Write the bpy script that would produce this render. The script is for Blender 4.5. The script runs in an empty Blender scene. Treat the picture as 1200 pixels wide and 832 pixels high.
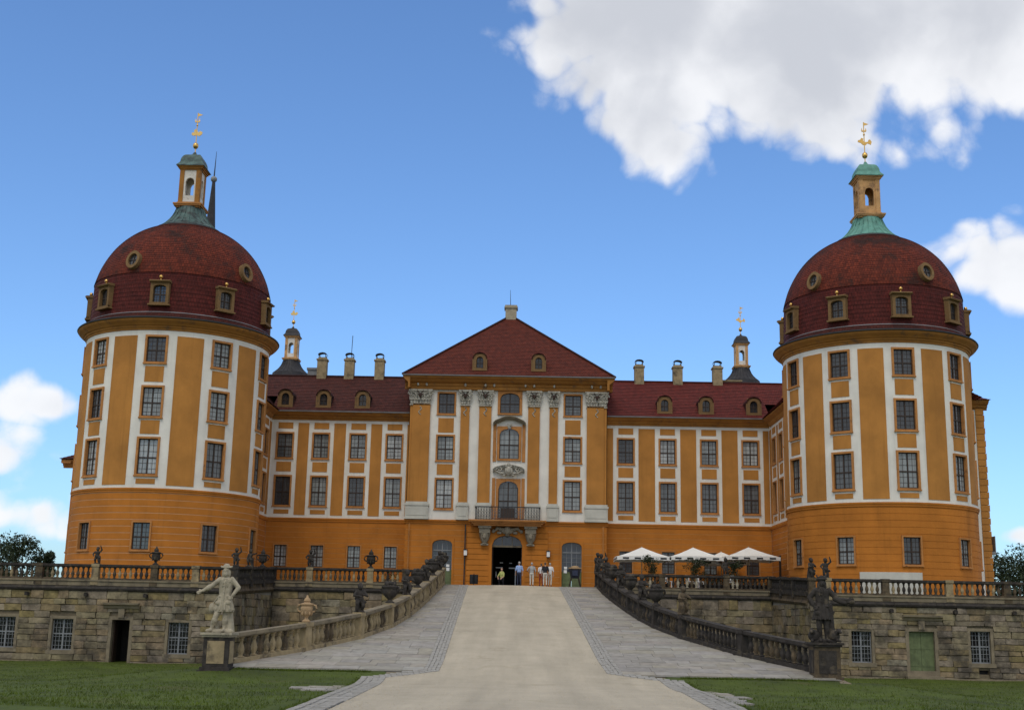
import bpy, bmesh, math, random
import numpy as np
from mathutils import Matrix, Vector
random.seed(7)
R_ = math.radians
scene = bpy.context.scene
COL = scene.collection

# ------------------------------------------------------------------ camera
F, PIT, ROL, YAW, DIST, EYE = 1430.0, R_(12.225), R_(1.165), R_(-.917), 97.75, 3.0
def ray(u, v):
    x = (u-600)/F; y = (416-v)/F
    c, s = math.cos(ROL), math.sin(ROL); x, y = x*c-y*s, x*s+y*c
    fw = math.cos(PIT)-y*math.sin(PIT); up = math.sin(PIT)+y*math.cos(PIT)
    return Vector((x*math.cos(YAW)+fw*math.sin(YAW), -x*math.sin(YAW)+fw*math.cos(YAW), up))
fwd = ray(600, 416).normalized(); rgt = (ray(700, 416)-ray(600, 416)).normalized(); upv = rgt.cross(fwd)
cd = bpy.data.cameras.new('camera'); cam = bpy.data.objects.new('camera', cd); COL.objects.link(cam)
cam.matrix_world = Matrix(((rgt.x, upv.x, -fwd.x, 0), (rgt.y, upv.y, -fwd.y, -DIST), (rgt.z, upv.z, -fwd.z, EYE), (0, 0, 0, 1)))
cd.sensor_width = 36; cd.lens = 36*F/1200; cd.clip_end = 5000; cd.clip_start = .5
scene.camera = cam

# ------------------------------------------------------------------ world, sun, exposure
SUN_AZ, SUN_EL = R_(192), R_(54)          # azimuth clockwise from +Y, so the sun stands high behind the camera, behind a cloud
w = bpy.data.worlds.new('World'); scene.world = w; w.use_nodes = True
nt = w.node_tree; nt.nodes.clear()
class N:
    """tiny node helper"""
    def __init__(s, tree): s.t = tree
    def n(s, typ, **kw):
        nd = s.t.nodes.new('ShaderNode'+typ)
        ins = kw.pop('i', {})
        for k, v in kw.items(): setattr(nd, k, v)
        for k, v in ins.items():
            sock = nd.inputs[k]
            if isinstance(v, bpy.types.NodeSocket): s.t.links.new(v, sock)
            else: sock.default_value = v
        return nd
    def m(s, op, a, b=0.0, c=0.0, clamp=False):
        return s.n('Math', operation=op, use_clamp=clamp, i={0: a, 1: b, 2: c}).outputs[0]
    def mix(s, f, a, b, blend='MIX'):
        return s.n('Mix', data_type='RGBA', blend_type=blend, i={0: f, 6: a, 7: b}).outputs[2]
    def ramp(s, fac, stops, interp='LINEAR'):
        nd = s.n('ValToRGB', i={0: fac}); cr = nd.color_ramp; cr.interpolation = interp
        while len(cr.elements) < len(stops): cr.elements.new(.5)
        for e, (p, c) in zip(cr.elements, stops):
            e.position = p; e.color = c if len(c) == 4 else (*c, 1)
        return nd.outputs[0]
    def sstep(s, x, lo, hi):
        return s.n('MapRange', interpolation_type='SMOOTHSTEP', i={0: x, 1: lo, 2: hi, 3: 0.0, 4: 1.0}).outputs[0]
g = N(nt)
sky = g.n('TexSky', sky_type='NISHITA', sun_disc=False, sun_elevation=SUN_EL, sun_rotation=SUN_AZ, altitude=100, air_density=1.0, dust_density=1.1, ozone_density=2.2)
co = g.n('TexCoord').outputs['Generated']
sx = g.n('SeparateXYZ', i={0: co})
az = g.m('ARCTAN2', sx.outputs[0], sx.outputs[1]); el = g.m('ARCSINE', sx.outputs[2])
warp = g.n('TexNoise', i={'Vector': co, 'Scale': 9.0, 'Detail': 4.0})
wv = g.n('VectorMath', operation='MULTIPLY_ADD', i={0: warp.outputs['Color'], 1: (.05, .05, .05), 2: co}).outputs[0]
fb = g.n('TexNoise', i={'Vector': wv, 'Scale': 13.0, 'Detail': 7.0, 'Roughness': .56}).outputs['Fac']
fb2 = g.n('TexNoise', i={'Vector': wv, 'Scale': 5.0, 'Detail': 4.0, 'Roughness': .55}).outputs['Fac']
pf1 = g.n('TexVoronoi', feature='F1', i={'Vector': wv, 'Scale': 18.0}).outputs['Distance']
pf2 = g.n('TexVoronoi', feature='F1', i={'Vector': wv, 'Scale': 44.0}).outputs['Distance']
puff = g.m('ADD', g.m('MULTIPLY', g.m('SUBTRACT', .42, pf1), .55), g.m('MULTIPLY', g.m('SUBTRACT', .42, pf2), .28))
def pix_ang(u, v):
    d = ray(u, v).normalized(); return math.atan2(d.x, d.y), math.asin(d.z)
field = None
# (u, v, half width px, half height px, weight): heaps of cumulus, by direction
CL = [(765, 20, 165, 110, 1.15), (690, 85, 85, 60, .85), (770, 115, 100, 80, 1.0), (930, 50, 230, 120, 1.2), (1110, 15, 180, 125, 1.2), (800, 165, 75, 50, .85), (890, 135, 120, 70, .88), (1010, 165, 120, 45, .60), (1190, 300, 100, 62, 1.0), (1140, 320, 60, 45, .75), (1310, 280, 110, 75, 1.0), (45, 472, 75, 34, .82), (20, 530, 85, 50, .70), (25, 595, 90, 36, .76), (-120, 520, 130, 90, .8), (1190, 628, 45, 14, .62), (1380, -180, 280, 180, 1.0), (-500, 150, 260, 160, 1.0), (-900, 400, 300, 120, .9), (1900, 200, 300, 200, 1.0), (300, -500, 380, 170, 1.0), (1000, -420, 300, 140, .9)]
for (u, v, hw, hh, wt) in CL:
    a0, e0 = pix_ang(u, v)
    dx = g.m('DIVIDE', g.m('SUBTRACT', az, a0), hw/F); dy = g.m('DIVIDE', g.m('SUBTRACT', el, e0), hh/F)
    r2 = g.m('ADD', g.m('MULTIPLY', dx, dx), g.m('MULTIPLY', dy, dy))
    b = g.m('MULTIPLY', g.m('EXPONENT', g.m('MULTIPLY', r2, -.8)), wt)
    field = b if field is None else g.m('MAXIMUM', field, b)
# the rest of the sky, behind and above the camera, carries scattered cloud of the same kind
behind = g.m('MAXIMUM', g.sstep(g.m('ABSOLUTE', az), .75, 1.3), g.sstep(el, .62, .95))
gen = g.n('TexNoise', i={'Vector': co, 'Scale': 2.2, 'Detail': 2.0}).outputs['Fac']
field = g.m('MAXIMUM', field, g.m('MULTIPLY', behind, g.sstep(gen, .30, .52)))
dens = g.m('ADD', g.m('MULTIPLY', field, 1.0), g.m('MULTIPLY', g.sstep(field, .04, .35), g.m('ADD', puff, g.m('MULTIPLY', g.m('SUBTRACT', fb, .5), 1.0))))
mask = g.m('MULTIPLY', g.sstep(dens, .36, .68), g.sstep(el, 0.0, .05))
thick = g.sstep(g.m('ADD', g.m('SUBTRACT', dens, g.m('MULTIPLY', puff, 1.3)), g.m('MULTIPLY', g.m('SUBTRACT', fb2, .5), 2.2)), .58, 1.55)
ccol = g.mix(thick, (7.0, 7.05, 7.2, 1), (4.5, 4.65, 5.0, 1))
skyc = g.mix(1.0, sky.outputs[0], (.82, 1.08, 1.36, 1), 'MULTIPLY')
skyc = g.mix(g.m('MULTIPLY', mask, .95), skyc, ccol)
bg = g.n('Background', i={'Color': skyc, 'Strength': .14})
nt.links.new(bg.outputs[0], g.n('OutputWorld').inputs[0])
sd = bpy.data.lights.new('sun', 'SUN'); sd.energy = 1.0; sd.angle = R_(20); sd.color = (1, .90, .74)
sun = bpy.data.objects.new('sun', sd); COL.objects.link(sun)
sdir = Vector((math.sin(SUN_AZ)*math.cos(SUN_EL), math.cos(SUN_AZ)*math.cos(SUN_EL), math.sin(SUN_EL)))
sun.rotation_euler = sdir.to_track_quat('Z', 'Y').to_euler(); sun.location = (0, -60, 60)
vs = scene.view_settings; vs.view_transform = 'Standard'; vs.look = 'None'; vs.gamma = 1; vs.use_curve_mapping = False
vs.exposure = 0.0

# ------------------------------------------------------------------ materials
MATS = {}
def mat(name, base, rough=.85, var=.25, scale=1.5, bump=.15, bscale=30, dark=None, darkamt=0.0, darkscale=.5, objrand=0.0, metal=0.0, streak=0.0, spec=.3, coat=0.0, fleck=None, along=0.0):
    m = bpy.data.materials.new(name); m.use_nodes = True
    t = m.node_tree; t.nodes.clear(); k = N(t)
    tc = k.n('TexCoord'); ob = k.n('NewGeometry').outputs['Position']
    n1 = k.n('TexNoise', i={'Vector': ob, 'Scale': scale, 'Detail': 6.0, 'Roughness': .6}).outputs['Fac']
    lo = tuple(max(0, c*(1-var)) for c in base); hi = tuple(min(1, c*(1+var)) for c in base)
    col = k.ramp(n1, [(.3, lo), (.7, hi)])
    if objrand:
        rnd = k.n('ObjectInfo').outputs['Random']
        f = k.m('MULTIPLY_ADD', rnd, 2*objrand, 1-objrand)
        vv = k.n('CombineXYZ', i={0: f, 1: f, 2: f}).outputs[0]
        col = k.mix(1.0, col, vv, 'MULTIPLY')
        hs = k.n('HueSaturation', i={'Hue': k.m('MULTIPLY_ADD', k.m('FRACT', k.m('MULTIPLY', rnd, 7.3)), .03, .485), 'Saturation': k.m('MULTIPLY_ADD', k.m('FRACT', k.m('MULTIPLY', rnd, 3.7)), .6, .7), 'Color': col}); col = hs.outputs[0]
    if dark:
        n2 = k.n('TexNoise', i={'Vector': ob, 'Scale': darkscale, 'Detail': 8.0, 'Roughness': .7}).outputs['Fac']
        col = k.mix(k.m('MULTIPLY', k.sstep(n2, .62-darkamt*.35, .75-darkamt*.2), .9), col, (*dark, 1))
    if streak:
        mp = k.n('Mapping', i={'Vector': ob, 'Scale': (2.2, 2.2, .12)}).outputs[0]
        n3 = k.n('TexNoise', i={'Vector': mp, 'Scale': 1.0, 'Detail': 7.0, 'Roughness': .65}).outputs['Fac']
        col = k.mix(k.m('MULTIPLY', k.sstep(n3, .5, .8), streak), col, tuple(c*.45 for c in base)+(1,))
    if along:
        mp = k.n('Mapping', i={'Vector': ob, 'Scale': (1.1, .05, 1.0)}).outputs[0]
        n5 = k.n('TexNoise', i={'Vector': mp, 'Scale': 1.0, 'Detail': 6.0, 'Roughness': .6}).outputs['Fac']
        col = k.mix(1.0, col, k.ramp(n5, [(.32, (1-along,)*3), (.68, (1+along,)*3)]), 'MULTIPLY')
    if fleck:
        n4 = k.n('TexNoise', i={'Vector': ob, 'Scale': fleck[1], 'Detail': 2.0}).outputs['Fac']
        col = k.mix(k.m('MULTIPLY', k.sstep(n4, .55, .7), fleck[2]), col, (*fleck[0], 1))
    nb = k.n('TexNoise', i={'Vector': ob, 'Scale': bscale, 'Detail': 4.0}).outputs['Fac']
    bp = k.n('Bump', i={'Strength': bump, 'Distance': .03, 'Height': nb}).outputs[0]
    p = k.n('BsdfPrincipled', i={'Base Color': col, 'Roughness': rough, 'Metallic': metal, 'Normal': bp, 'Specular IOR Level': spec, 'Coat Weight': coat})
    t.links.new(p.outputs[0], k.n('OutputMaterial').inputs[0])
    MATS[name] = m; return m
mat('orange', (.42, .185, .040), var=.2, scale=.5, streak=.40, bump=.12, bscale=18)
mat('orange_base', (.44, .155, .020), var=.2, scale=.45, streak=.42, bump=.12, bscale=18)
mat('joint_pale', (.60, .38, .22), var=.15)
mat('joint_mid', (.52, .26, .085), var=.15)
mat('white_plaster', (.72, .695, .63), var=.10, scale=.8, streak=.30, bump=.1, bscale=20)
mat('grey_plaster', (.50, .49, .43), var=.12, scale=1.0, streak=.25)
mat('trim', (.42, .185, .055), var=.2, scale=1.2, streak=.35, dark=(.12, .06, .03), darkamt=.15, darkscale=2.0)
mat('ochre', (.33, .145, .030), var=.2, scale=.8, streak=.45, dark=(.14, .08, .04), darkamt=.28, darkscale=1.5)
mat('dormer_stone', (.19, .112, .046), var=.25, scale=2, streak=.3, dark=(.10, .07, .04), darkamt=.3, darkscale=2)
mat('ornament', (.42, .40, .34), var=.3, scale=4, dark=(.10, .09, .07), darkamt=.35, darkscale=5)
mat('ornament_dark', (.27, .24, .18), var=.3, scale=4, dark=(.08, .07, .05), darkamt=.35, darkscale=4)
mat('bronze_dark', (.05, .03, .025), var=.3, scale=8)
mat('sash', (.038, .024, .017), rough=.5, var=.3, scale=5)
mat('metal_grey', (.20, .21, .22), rough=.5, var=.2)
mat('metal_dark', (.03, .032, .035), rough=.55, var=.3)
mat('slate_dark', (.028, .027, .03), rough=.6, var=.35, scale=2.5)
mat('copper_green', (.11, .27, .22), rough=.6, var=.3, scale=2.5, dark=(.05, .12, .10), darkamt=.15, darkscale=2)
mat('copper_black', (.075, .13, .12), rough=.55, var=.4, scale=2.5, dark=(.025, .03, .032), darkamt=.55, darkscale=1.6)
mat('gold', (.68, .42, .13), rough=.32, var=.1, metal=1.0)
mat('lantern_stone', (.52, .30, .13), var=.25, scale=1.5, dark=(.17, .10, .06), darkamt=.4, darkscale=1.6)
mat('lantern_white', (.66, .62, .56), var=.15, scale=1.5, dark=(.3, .24, .18), darkamt=.25, darkscale=2)
mat('stone', (.215, .172, .105), var=.38, scale=3.0, bump=.9, bscale=9, dark=(.055, .047, .036), darkamt=.48, darkscale=.55, objrand=.16, streak=.38)
mat('mortar', (.155, .125, .08), var=.3, scale=1.5, bump=.4, dark=(.05, .045, .035), darkamt=.4, darkscale=.6)
mat('stone_dressed', (.20, .165, .11), var=.25, scale=2, bump=.3, dark=(.07, .06, .05), darkamt=.3, darkscale=1.2)
mat('stone_black', (.036, .031, .027), var=.45, scale=4, bump=.4, fleck=((.13, .105, .07), 3.0, .5))
mat('stone_brown', (.10, .074, .044), var=.45, scale=3, bump=.4, dark=(.035, .03, .025), darkamt=.5, darkscale=2.0)
mat('stone_sand', (.30, .235, .135), var=.25, scale=3, bump=.4, dark=(.06, .05, .04), darkamt=.30, darkscale=1.1)
mat('stone_pale', (.34, .30, .22), var=.22, scale=4, bump=.4, dark=(.14, .125, .095), darkamt=.26, darkscale=2.2)
mat('stone_ochre', (.36, .245, .135), var=.18, scale=3, bump=.3, dark=(.2, .15, .1), darkamt=.15, darkscale=2)
mat('slab', (.285, .263, .225), var=.18, scale=3, bump=.25, bscale=25, objrand=.14, dark=(.16, .15, .13), darkamt=.15, darkscale=.8)
mat('sett', (.315, .30, .27), var=.22, scale=6, bump=.4)
mat('gravel', (.445, .39, .295), var=.08, scale=.7, bump=.8, bscale=50, along=.11, dark=(.36, .31, .225), darkamt=.18, darkscale=.5, fleck=((.31, .26, .18), 38, .22))
mat('paving', (.26, .25, .22), var=.2, scale=2)
mat('grass_ground', (.056, .080, .004), var=.40, scale=.55, bump=.6, bscale=40, dark=(.085, .078, .022), darkamt=.20, darkscale=.25, fleck=((.020, .036, .006), 22, .6))
mat('grass_blade', (.064, .094, .005), var=.45, scale=.7, bump=0, rough=.6)
mat('leaf', (.020, .032, .010), var=.5, scale=1.6, rough=.6, bump=0)
mat('leaf_light', (.06, .095, .025), var=.5, scale=3, rough=.6, bump=0)
mat('bark', (.07, .052, .035), var=.4, scale=6)
mat('fabric_white', (.78, .77, .73), var=.05, scale=1.5, bump=.05)
mat('plastic_white', (.75, .75, .74), rough=.4, var=.04)
mat('door_green', (.115, .145, .065), rough=.6, var=.25, scale=3, streak=.3)
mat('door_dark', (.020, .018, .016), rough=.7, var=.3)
mat('paper', (.78, .78, .76), var=.03)
mat('skin', (.55, .33, .23), rough=.6, var=.08)
mat('hair', (.10, .07, .05), rough=.7, var=.3, scale=20)
mat('hair_grey', (.4, .38, .36), rough=.7, var=.2, scale=20)
mat('cloth_blue', (.30, .42, .68), var=.12, scale=8)
mat('cloth_grey', (.36, .36, .35), var=.12, scale=8)
mat('cloth_cream', (.60, .56, .48), var=.1, scale=8)
mat('cloth_black', (.022, .022, .028), var=.3, scale=8)
mat('cloth_white', (.74, .73, .72), var=.06, scale=8)
mat('cloth_lime', (.40, .42, .14), var=.15, scale=8)
mat('cloth_navy', (.035, .042, .075), var=.3, scale=8)
mat('cloth_red', (.25, .05, .04), var=.3, scale=8)
mat('flower_red', (.35, .03, .03), var=.4, scale=20)

def glass_mat(name, base, curtain, amt):
    m = bpy.data.materials.new(name); m.use_nodes = True; t = m.node_tree; t.nodes.clear(); k = N(t)
    ob = k.n('NewGeometry').outputs['Position']; rnd = k.n('ObjectInfo').outputs['Random']
    # drawn curtains right behind the panes: soft vertical folds
    mp = k.n('Mapping', i={'Vector': ob, 'Scale': (7, 7, .4)}).outputs[0]
    n = k.n('TexNoise', i={'Vector': mp, 'Scale': 1.5, 'Detail': 3.0}).outputs['Fac']
    cur = k.ramp(n, [(.3, tuple(c*.55 for c in curtain)), (.7, curtain)])
    f = k.m('MULTIPLY', k.m('MULTIPLY_ADD', rnd, .5, .5), amt)
    col = k.mix(f, (*base, 1), cur)
    wob = k.n('TexNoise', i={'Vector': ob, 'Scale': 3.0, 'Detail': 1.0}).outputs['Fac']
    bp = k.n('Bump', i={'Strength': .12, 'Distance': .05, 'Height': wob}).outputs[0]
    p = k.n('BsdfPrincipled', i={'Base Color': col, 'Roughness': .08, 'Normal': bp, 'Specular IOR Level': .55})
    t.links.new(p.outputs[0], k.n('OutputMaterial').inputs[0]); MATS[name] = m
glass_mat('glass', (.035, .04, .045), (.42, .46, .46), .85)
glass_mat('glass_dark', (.022, .024, .028), (.10, .11, .12), .6)
glass_mat('glass_pale', (.05, .055, .06), (.60, .63, .62), 1.0)
glass_mat('glass_mid', (.03, .035, .04), (.20, .22, .23), .8)
glass_mat('glass_black', (.008, .009, .01), (.02, .022, .025), .5)
glass_mat('glass_blue', (.020, .026, .038), (.06, .075, .10), .5)

def tile_mat(name, c1, c2, dark, damt, tw=.19, th=.3):
    m = bpy.data.materials.new(name); m.use_nodes = True; t = m.node_tree; t.nodes.clear(); k = N(t)
    uv = k.n('UVMap').outputs[0]; ob = k.n('NewGeometry').outputs['Position']
    br = k.n('TexBrick', offset=.5, i={'Vector': uv, 'Color1': (*c1, 1), 'Color2': (*c2, 1), 'Mortar': tuple(c*.35 for c in c1)+(1,), 'Scale': 1.0, 'Mortar Size': .012, 'Bias': -.1, 'Brick Width': tw, 'Row Height': th})
    n = k.n('TexNoise', i={'Vector': ob, 'Scale': .45, 'Detail': 9.0, 'Roughness': .72}).outputs['Fac']
    n2 = k.n('TexNoise', i={'Vector': ob, 'Scale': 3.0, 'Detail': 5.0, 'Roughness': .7}).outputs['Fac']
    col = k.mix(k.m('MULTIPLY', k.sstep(k.m('ADD', n, k.m('MULTIPLY', k.m('SUBTRACT', n2, .5), .5)), .62-damt, .78-damt), .85), br.outputs['Color'], (*dark, 1))
    col = k.mix(1.0, col, k.ramp(n2, [(.28, (.5, .5, .5)), (.72, (1.45, 1.4, 1.35))]), 'MULTIPLY')
    bp = k.n('Bump', i={'Strength': .5, 'Distance': .03, 'Height': br.outputs['Fac']}); bp.invert = True
    p = k.n('BsdfPrincipled', i={'Base Color': col, 'Roughness': .8, 'Normal': bp.outputs[0], 'Specular IOR Level': .25})
    t.links.new(p.outputs[0], k.n('OutputMaterial').inputs[0]); MATS[name] = m
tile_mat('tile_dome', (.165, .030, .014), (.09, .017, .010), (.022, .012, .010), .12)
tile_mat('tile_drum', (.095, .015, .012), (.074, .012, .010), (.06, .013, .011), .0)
tile_mat('tile_wing_dark', (.082, .020, .014), (.055, .015, .012), (.030, .013, .011), .06)
tile_mat('tile_wing_red', (.13, .020, .015), (.105, .017, .013), (.07, .013, .011), -.04)
tile_mat('tile_centre', (.12, .024, .013), (.10, .02, .012), (.06, .013, .009), .0)

# ------------------------------------------------------------------ mesh helpers
class MB:
    def __init__(s): s.v = []; s.f = []; s.m = []; s.uv = {}
    def add(s, vs, fs, mi=0, uvs=None):
        o = len(s.v); s.v += [tuple(v) for v in vs]
        for i, f in enumerate(fs):
            if uvs: s.uv[len(s.f)] = uvs[i]
            s.f.append(tuple(o+j for j in f)); s.m.append(mi)
        return s
    def hexa(s, p, mi=0):   # p: 8 points, bottom 4 ccw then top 4
        return s.add(p, [(0, 3, 2, 1), (4, 5, 6, 7), (0, 1, 5, 4), (1, 2, 6, 5), (2, 3, 7, 6), (3, 0, 4, 7)], mi)
    def box(s, x0, x1, y0, y1, z0, z1, mi=0):
        return s.hexa([(x0, y0, z0), (x1, y0, z0), (x1, y1, z0), (x0, y1, z0), (x0, y0, z1), (x1, y0, z1), (x1, y1, z1), (x0, y1, z1)], mi)
    def lathe(s, prof, n=24, c=(0, 0, 0), a0=0.0, a1=360.0, mi=0, uv=False, rot=0.0, scale=(1, 1), cap=False):
        full = abs(a1-a0) >= 359.9; k = n if full else n+1
        o = len(s.v); L = 0
        ls = [0]
        for i in range(1, len(prof)): ls.append(ls[-1]+math.dist(prof[i], prof[i-1]))
        for (r, z) in prof:
            for j in range(k):
                a = R_(a0+(a1-a0)*j/n+rot)
                s.v.append((c[0]+r*math.sin(a)*scale[0], c[1]-r*math.cos(a)*scale[1], c[2]+z))
        rmax = max(p[0] for p in prof)
        for i in range(len(prof)-1):
            for j in range(n):
                j2 = (j+1) % k
                if uv:
                    u0 = R_(a0+(a1-a0)*j/n)*rmax; u1 = R_(a0+(a1-a0)*(j+1)/n)*rmax
                    s.uv[len(s.f)] = [(u0, prof[i][1] if uv == 'z' else ls[i]), (u1, prof[i][1] if uv == 'z' else ls[i]), (u1, prof[i+1][1] if uv == 'z' else ls[i+1]), (u0, prof[i+1][1] if uv == 'z' else ls[i+1])]
                s.f.append((o+i*k+j, o+i*k+j2, o+(i+1)*k+j2, o+(i+1)*k+j)); s.m.append(mi)
        if cap and full:
            s.f.append(tuple(o+j for j in range(k-1, -1, -1))); s.m.append(mi)
            e = o+(len(prof)-1)*k; s.f.append(tuple(e+j for j in range(k))); s.m.append(mi)
        return s
    def tube(s, pts, rads, n=8, mi=0):
        pts = [Vector(p) for p in pts]; o = len(s.v)
        for i, p in enumerate(pts):
            d = (pts[min(i+1, len(pts)-1)]-pts[max(i-1, 0)]).normalized()
            a = d.cross(Vector((0, 0, 1)) if abs(d.z) < .9 else Vector((1, 0, 0))).normalized(); b = d.cross(a)
            r = rads[i] if isinstance(rads, (list, tuple)) else rads
            for j in range(n):
                t = 2*math.pi*j/n; s.v.append(tuple(p+(a*math.cos(t)+b*math.sin(t))*r))
        for i in range(len(pts)-1):
            for j in range(n):
                s.f.append((o+i*n+j, o+i*n+(j+1) % n, o+(i+1)*n+(j+1) % n, o+(i+1)*n+j)); s.m.append(mi)
        s.f.append(tuple(o+j for j in range(n-1, -1, -1))); s.m.append(mi)
        e = o+(len(pts)-1)*n; s.f.append(tuple(e+j for j in range(n))); s.m.append(mi)
        return s
    def ell(s, c, r, nu=14, nv=9, mi=0, rotz=0.0):
        o = len(s.v); cz, sz = math.cos(rotz), math.sin(rotz)
        for i in range(nv+1):
            t = math.pi*i/nv
            for j in range(nu):
                a = 2*math.pi*j/nu
                x, y, z = r[0]*max(1e-4, math.sin(t))*math.cos(a), r[1]*max(1e-4, math.sin(t))*math.sin(a), -r[2]*math.cos(t)
                s.v.append((c[0]+x*cz-y*sz, c[1]+x*sz+y*cz, c[2]+z))
        for i in range(nv):
            for j in range(nu):
                s.f.append((o+i*nu+j, o+i*nu+(j+1) % nu, o+(i+1)*nu+(j+1) % nu, o+(i+1)*nu+j)); s.m.append(mi)
        return s
    def mesh(s, name, mats, smooth=False, recalc=True):
        me = bpy.data.meshes.new(name); me.from_pydata(s.v, [], s.f)
        for m in (mats if isinstance(mats, (list, tuple)) else [mats]): me.materials.append(MATS[m])
        if len(me.polygons) == len(s.m): me.polygons.foreach_set('material_index', s.m)
        if s.uv:
            ul = me.uv_layers.new(name='UVMap')
            for p in me.polygons:
                u = s.uv.get(p.index)
                if u:
                    for q, li in zip(u, p.loop_indices): ul.data[li].uv = q
        if recalc:
            bm = bmesh.new(); bm.from_mesh(me); bmesh.ops.recalc_face_normals(bm, faces=bm.faces); bm.to_mesh(me); bm.free()
        if smooth:
            me.polygons.foreach_set('use_smooth', [True]*len(me.polygons))
            if smooth != 'all': me.set_sharp_from_angle(angle=R_(40))
        return me
def put(name, me, parent=None, M=None):
    o = bpy.data.objects.new(name, me); COL.objects.link(o)
    if parent is not None:
        o.parent = parent
        if parent.get('_base') is not None:
            o.matrix_parent_inverse = Matrix.Translation(Vector(parent['_base'])).inverted()
    if M is not None: o.matrix_basis = M
    return o
def part(name, mb, mats, parent, smooth=False, M=None, **kw):
    return put(name, mb.mesh(name, mats, smooth, **kw), parent, M)
def tag(o, label, cat, group=None):
    o['label'] = label; o['category'] = cat
    if group: o['group'] = group
    return o
def thing(name, label, cat, base, group=None):
    o = bpy.data.objects.new(name, None); COL.objects.link(o); o.location = base; o['_base'] = list(base)
    o.empty_display_size = .3
    return tag(o, label, cat, group)
def struct(name, mb, mats, **kw):
    o = put(name, mb.mesh(name, mats, **kw)); o['kind'] = 'structure'; return o
def T(x, y, z, rz=0.0, s=(1, 1, 1)):
    return Matrix.Translation((x, y, z)) @ Matrix.Rotation(rz, 4, 'Z') @ Matrix.Diagonal((*s, 1))

# walls as a map (u, v, depth) -> point; depth grows into the wall
def flat_map(Y0): return lambda u, v, d: (u, Y0+d, v)
def side_map(X0, sg): return lambda u, v, d: (X0+sg*d, u, v)
def cyl_map(cx, cy, R): return lambda u, v, d: (cx+(R-d)*math.sin(R_(u)), cy-(R-d)*math.cos(R_(u)), v)
def subdiv(a, b, step):
    n = max(1, int(math.ceil(abs(b-a)/step-1e-6))); return [a+(b-a)*i/n for i in range(n+1)]
def wall(mb, u0, u1, v0, v1, holes, fm, reveal=.3, step=1e9, mi=0):
    us = {u0, u1}; vv = {v0, v1}
    for h in holes: us |= {h[0], h[1]}; vv |= {h[2], h[3]}
    us = sorted(x for x in us if u0 <= x <= u1); vv = sorted(x for x in vv if v0 <= x <= v1)
    fine = []
    for a, b in zip(us, us[1:]): fine += subdiv(a, b, step)[:-1]
    fine.append(us[-1])
    for a, b in zip(fine, fine[1:]):
        for c, d in zip(vv, vv[1:]):
            if any(h[0]-1e-6 <= a and b <= h[1]+1e-6 and h[2]-1e-6 <= c and d <= h[3]+1e-6 for h in holes): continue
            mb.add([fm(a, c, 0), fm(b, c, 0), fm(b, d, 0), fm(a, d, 0)], [(0, 1, 2, 3)], mi)
    for h in holes:
        for (a, c, b, d) in ((h[0], h[2], h[1], h[2]), (h[1], h[2], h[1], h[3]), (h[1], h[3], h[0], h[3]), (h[0], h[3], h[0], h[2])):
            mb.add([fm(a, c, 0), fm(b, d, 0), fm(b, d, reveal), fm(a, c, reveal)], [(0, 1, 2, 3)], mi)
def slab(mb, u0, u1, v0, v1, d0, d1, fm, step=1e9, mi=0):
    us = subdiv(u0, u1, step)
    for a, b in zip(us, us[1:]):
        mb.add([fm(a, v0, d0), fm(b, v0, d0), fm(b, v1, d0), fm(a, v1, d0)], [(0, 1, 2, 3)], mi)
        mb.add([fm(a, v1, d0), fm(b, v1, d0), fm(b, v1, d1), fm(a, v1, d1)], [(0, 1, 2, 3)], mi)
        mb.add([fm(a, v0, d0), fm(b, v0, d0), fm(b, v0, d1), fm(a, v0, d1)], [(0, 1, 2, 3)], mi)
    for u in (u0, u1): mb.add([fm(u, v0, d0), fm(u, v1, d0), fm(u, v1, d1), fm(u, v0, d1)], [(0, 1, 2, 3)], mi)
def panel(parent, u0, u1, v0, v1, fm, m='orange', step=1e9, proud=.03):
    mb = MB(); slab(mb, u0, u1, v0, v1, -proud, .02, fm, step)
    o = part('panel', mb, m, parent); return o
def courses(parent, u0, u1, v0, v1, holes, fm, m, step=1e9, h=.42, gap=.045, proud=.018):
    n = max(1, round((v1-v0)/h)); hh = (v1-v0)/n
    for i in range(n):
        a, b = v0+i*hh+gap/2, v0+(i+1)*hh-gap/2
        zs = sorted({a, b} | {x for H in holes for x in H[2:4] if a < x < b})
        for za, zb in zip(zs, zs[1:]):
            cuts = sorted((H[0], H[1]) for H in holes if H[2] <= za+1e-6 and H[3] >= zb-1e-6)
            u = u0
            for c in cuts+[(u1, u1)]:
                if c[0] > u+.02:
                    mb = MB(); slab(mb, u, c[0], za, zb, -proud, .02, fm, step); part('band', mb, m, parent)
                u = max(u, c[1])

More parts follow.
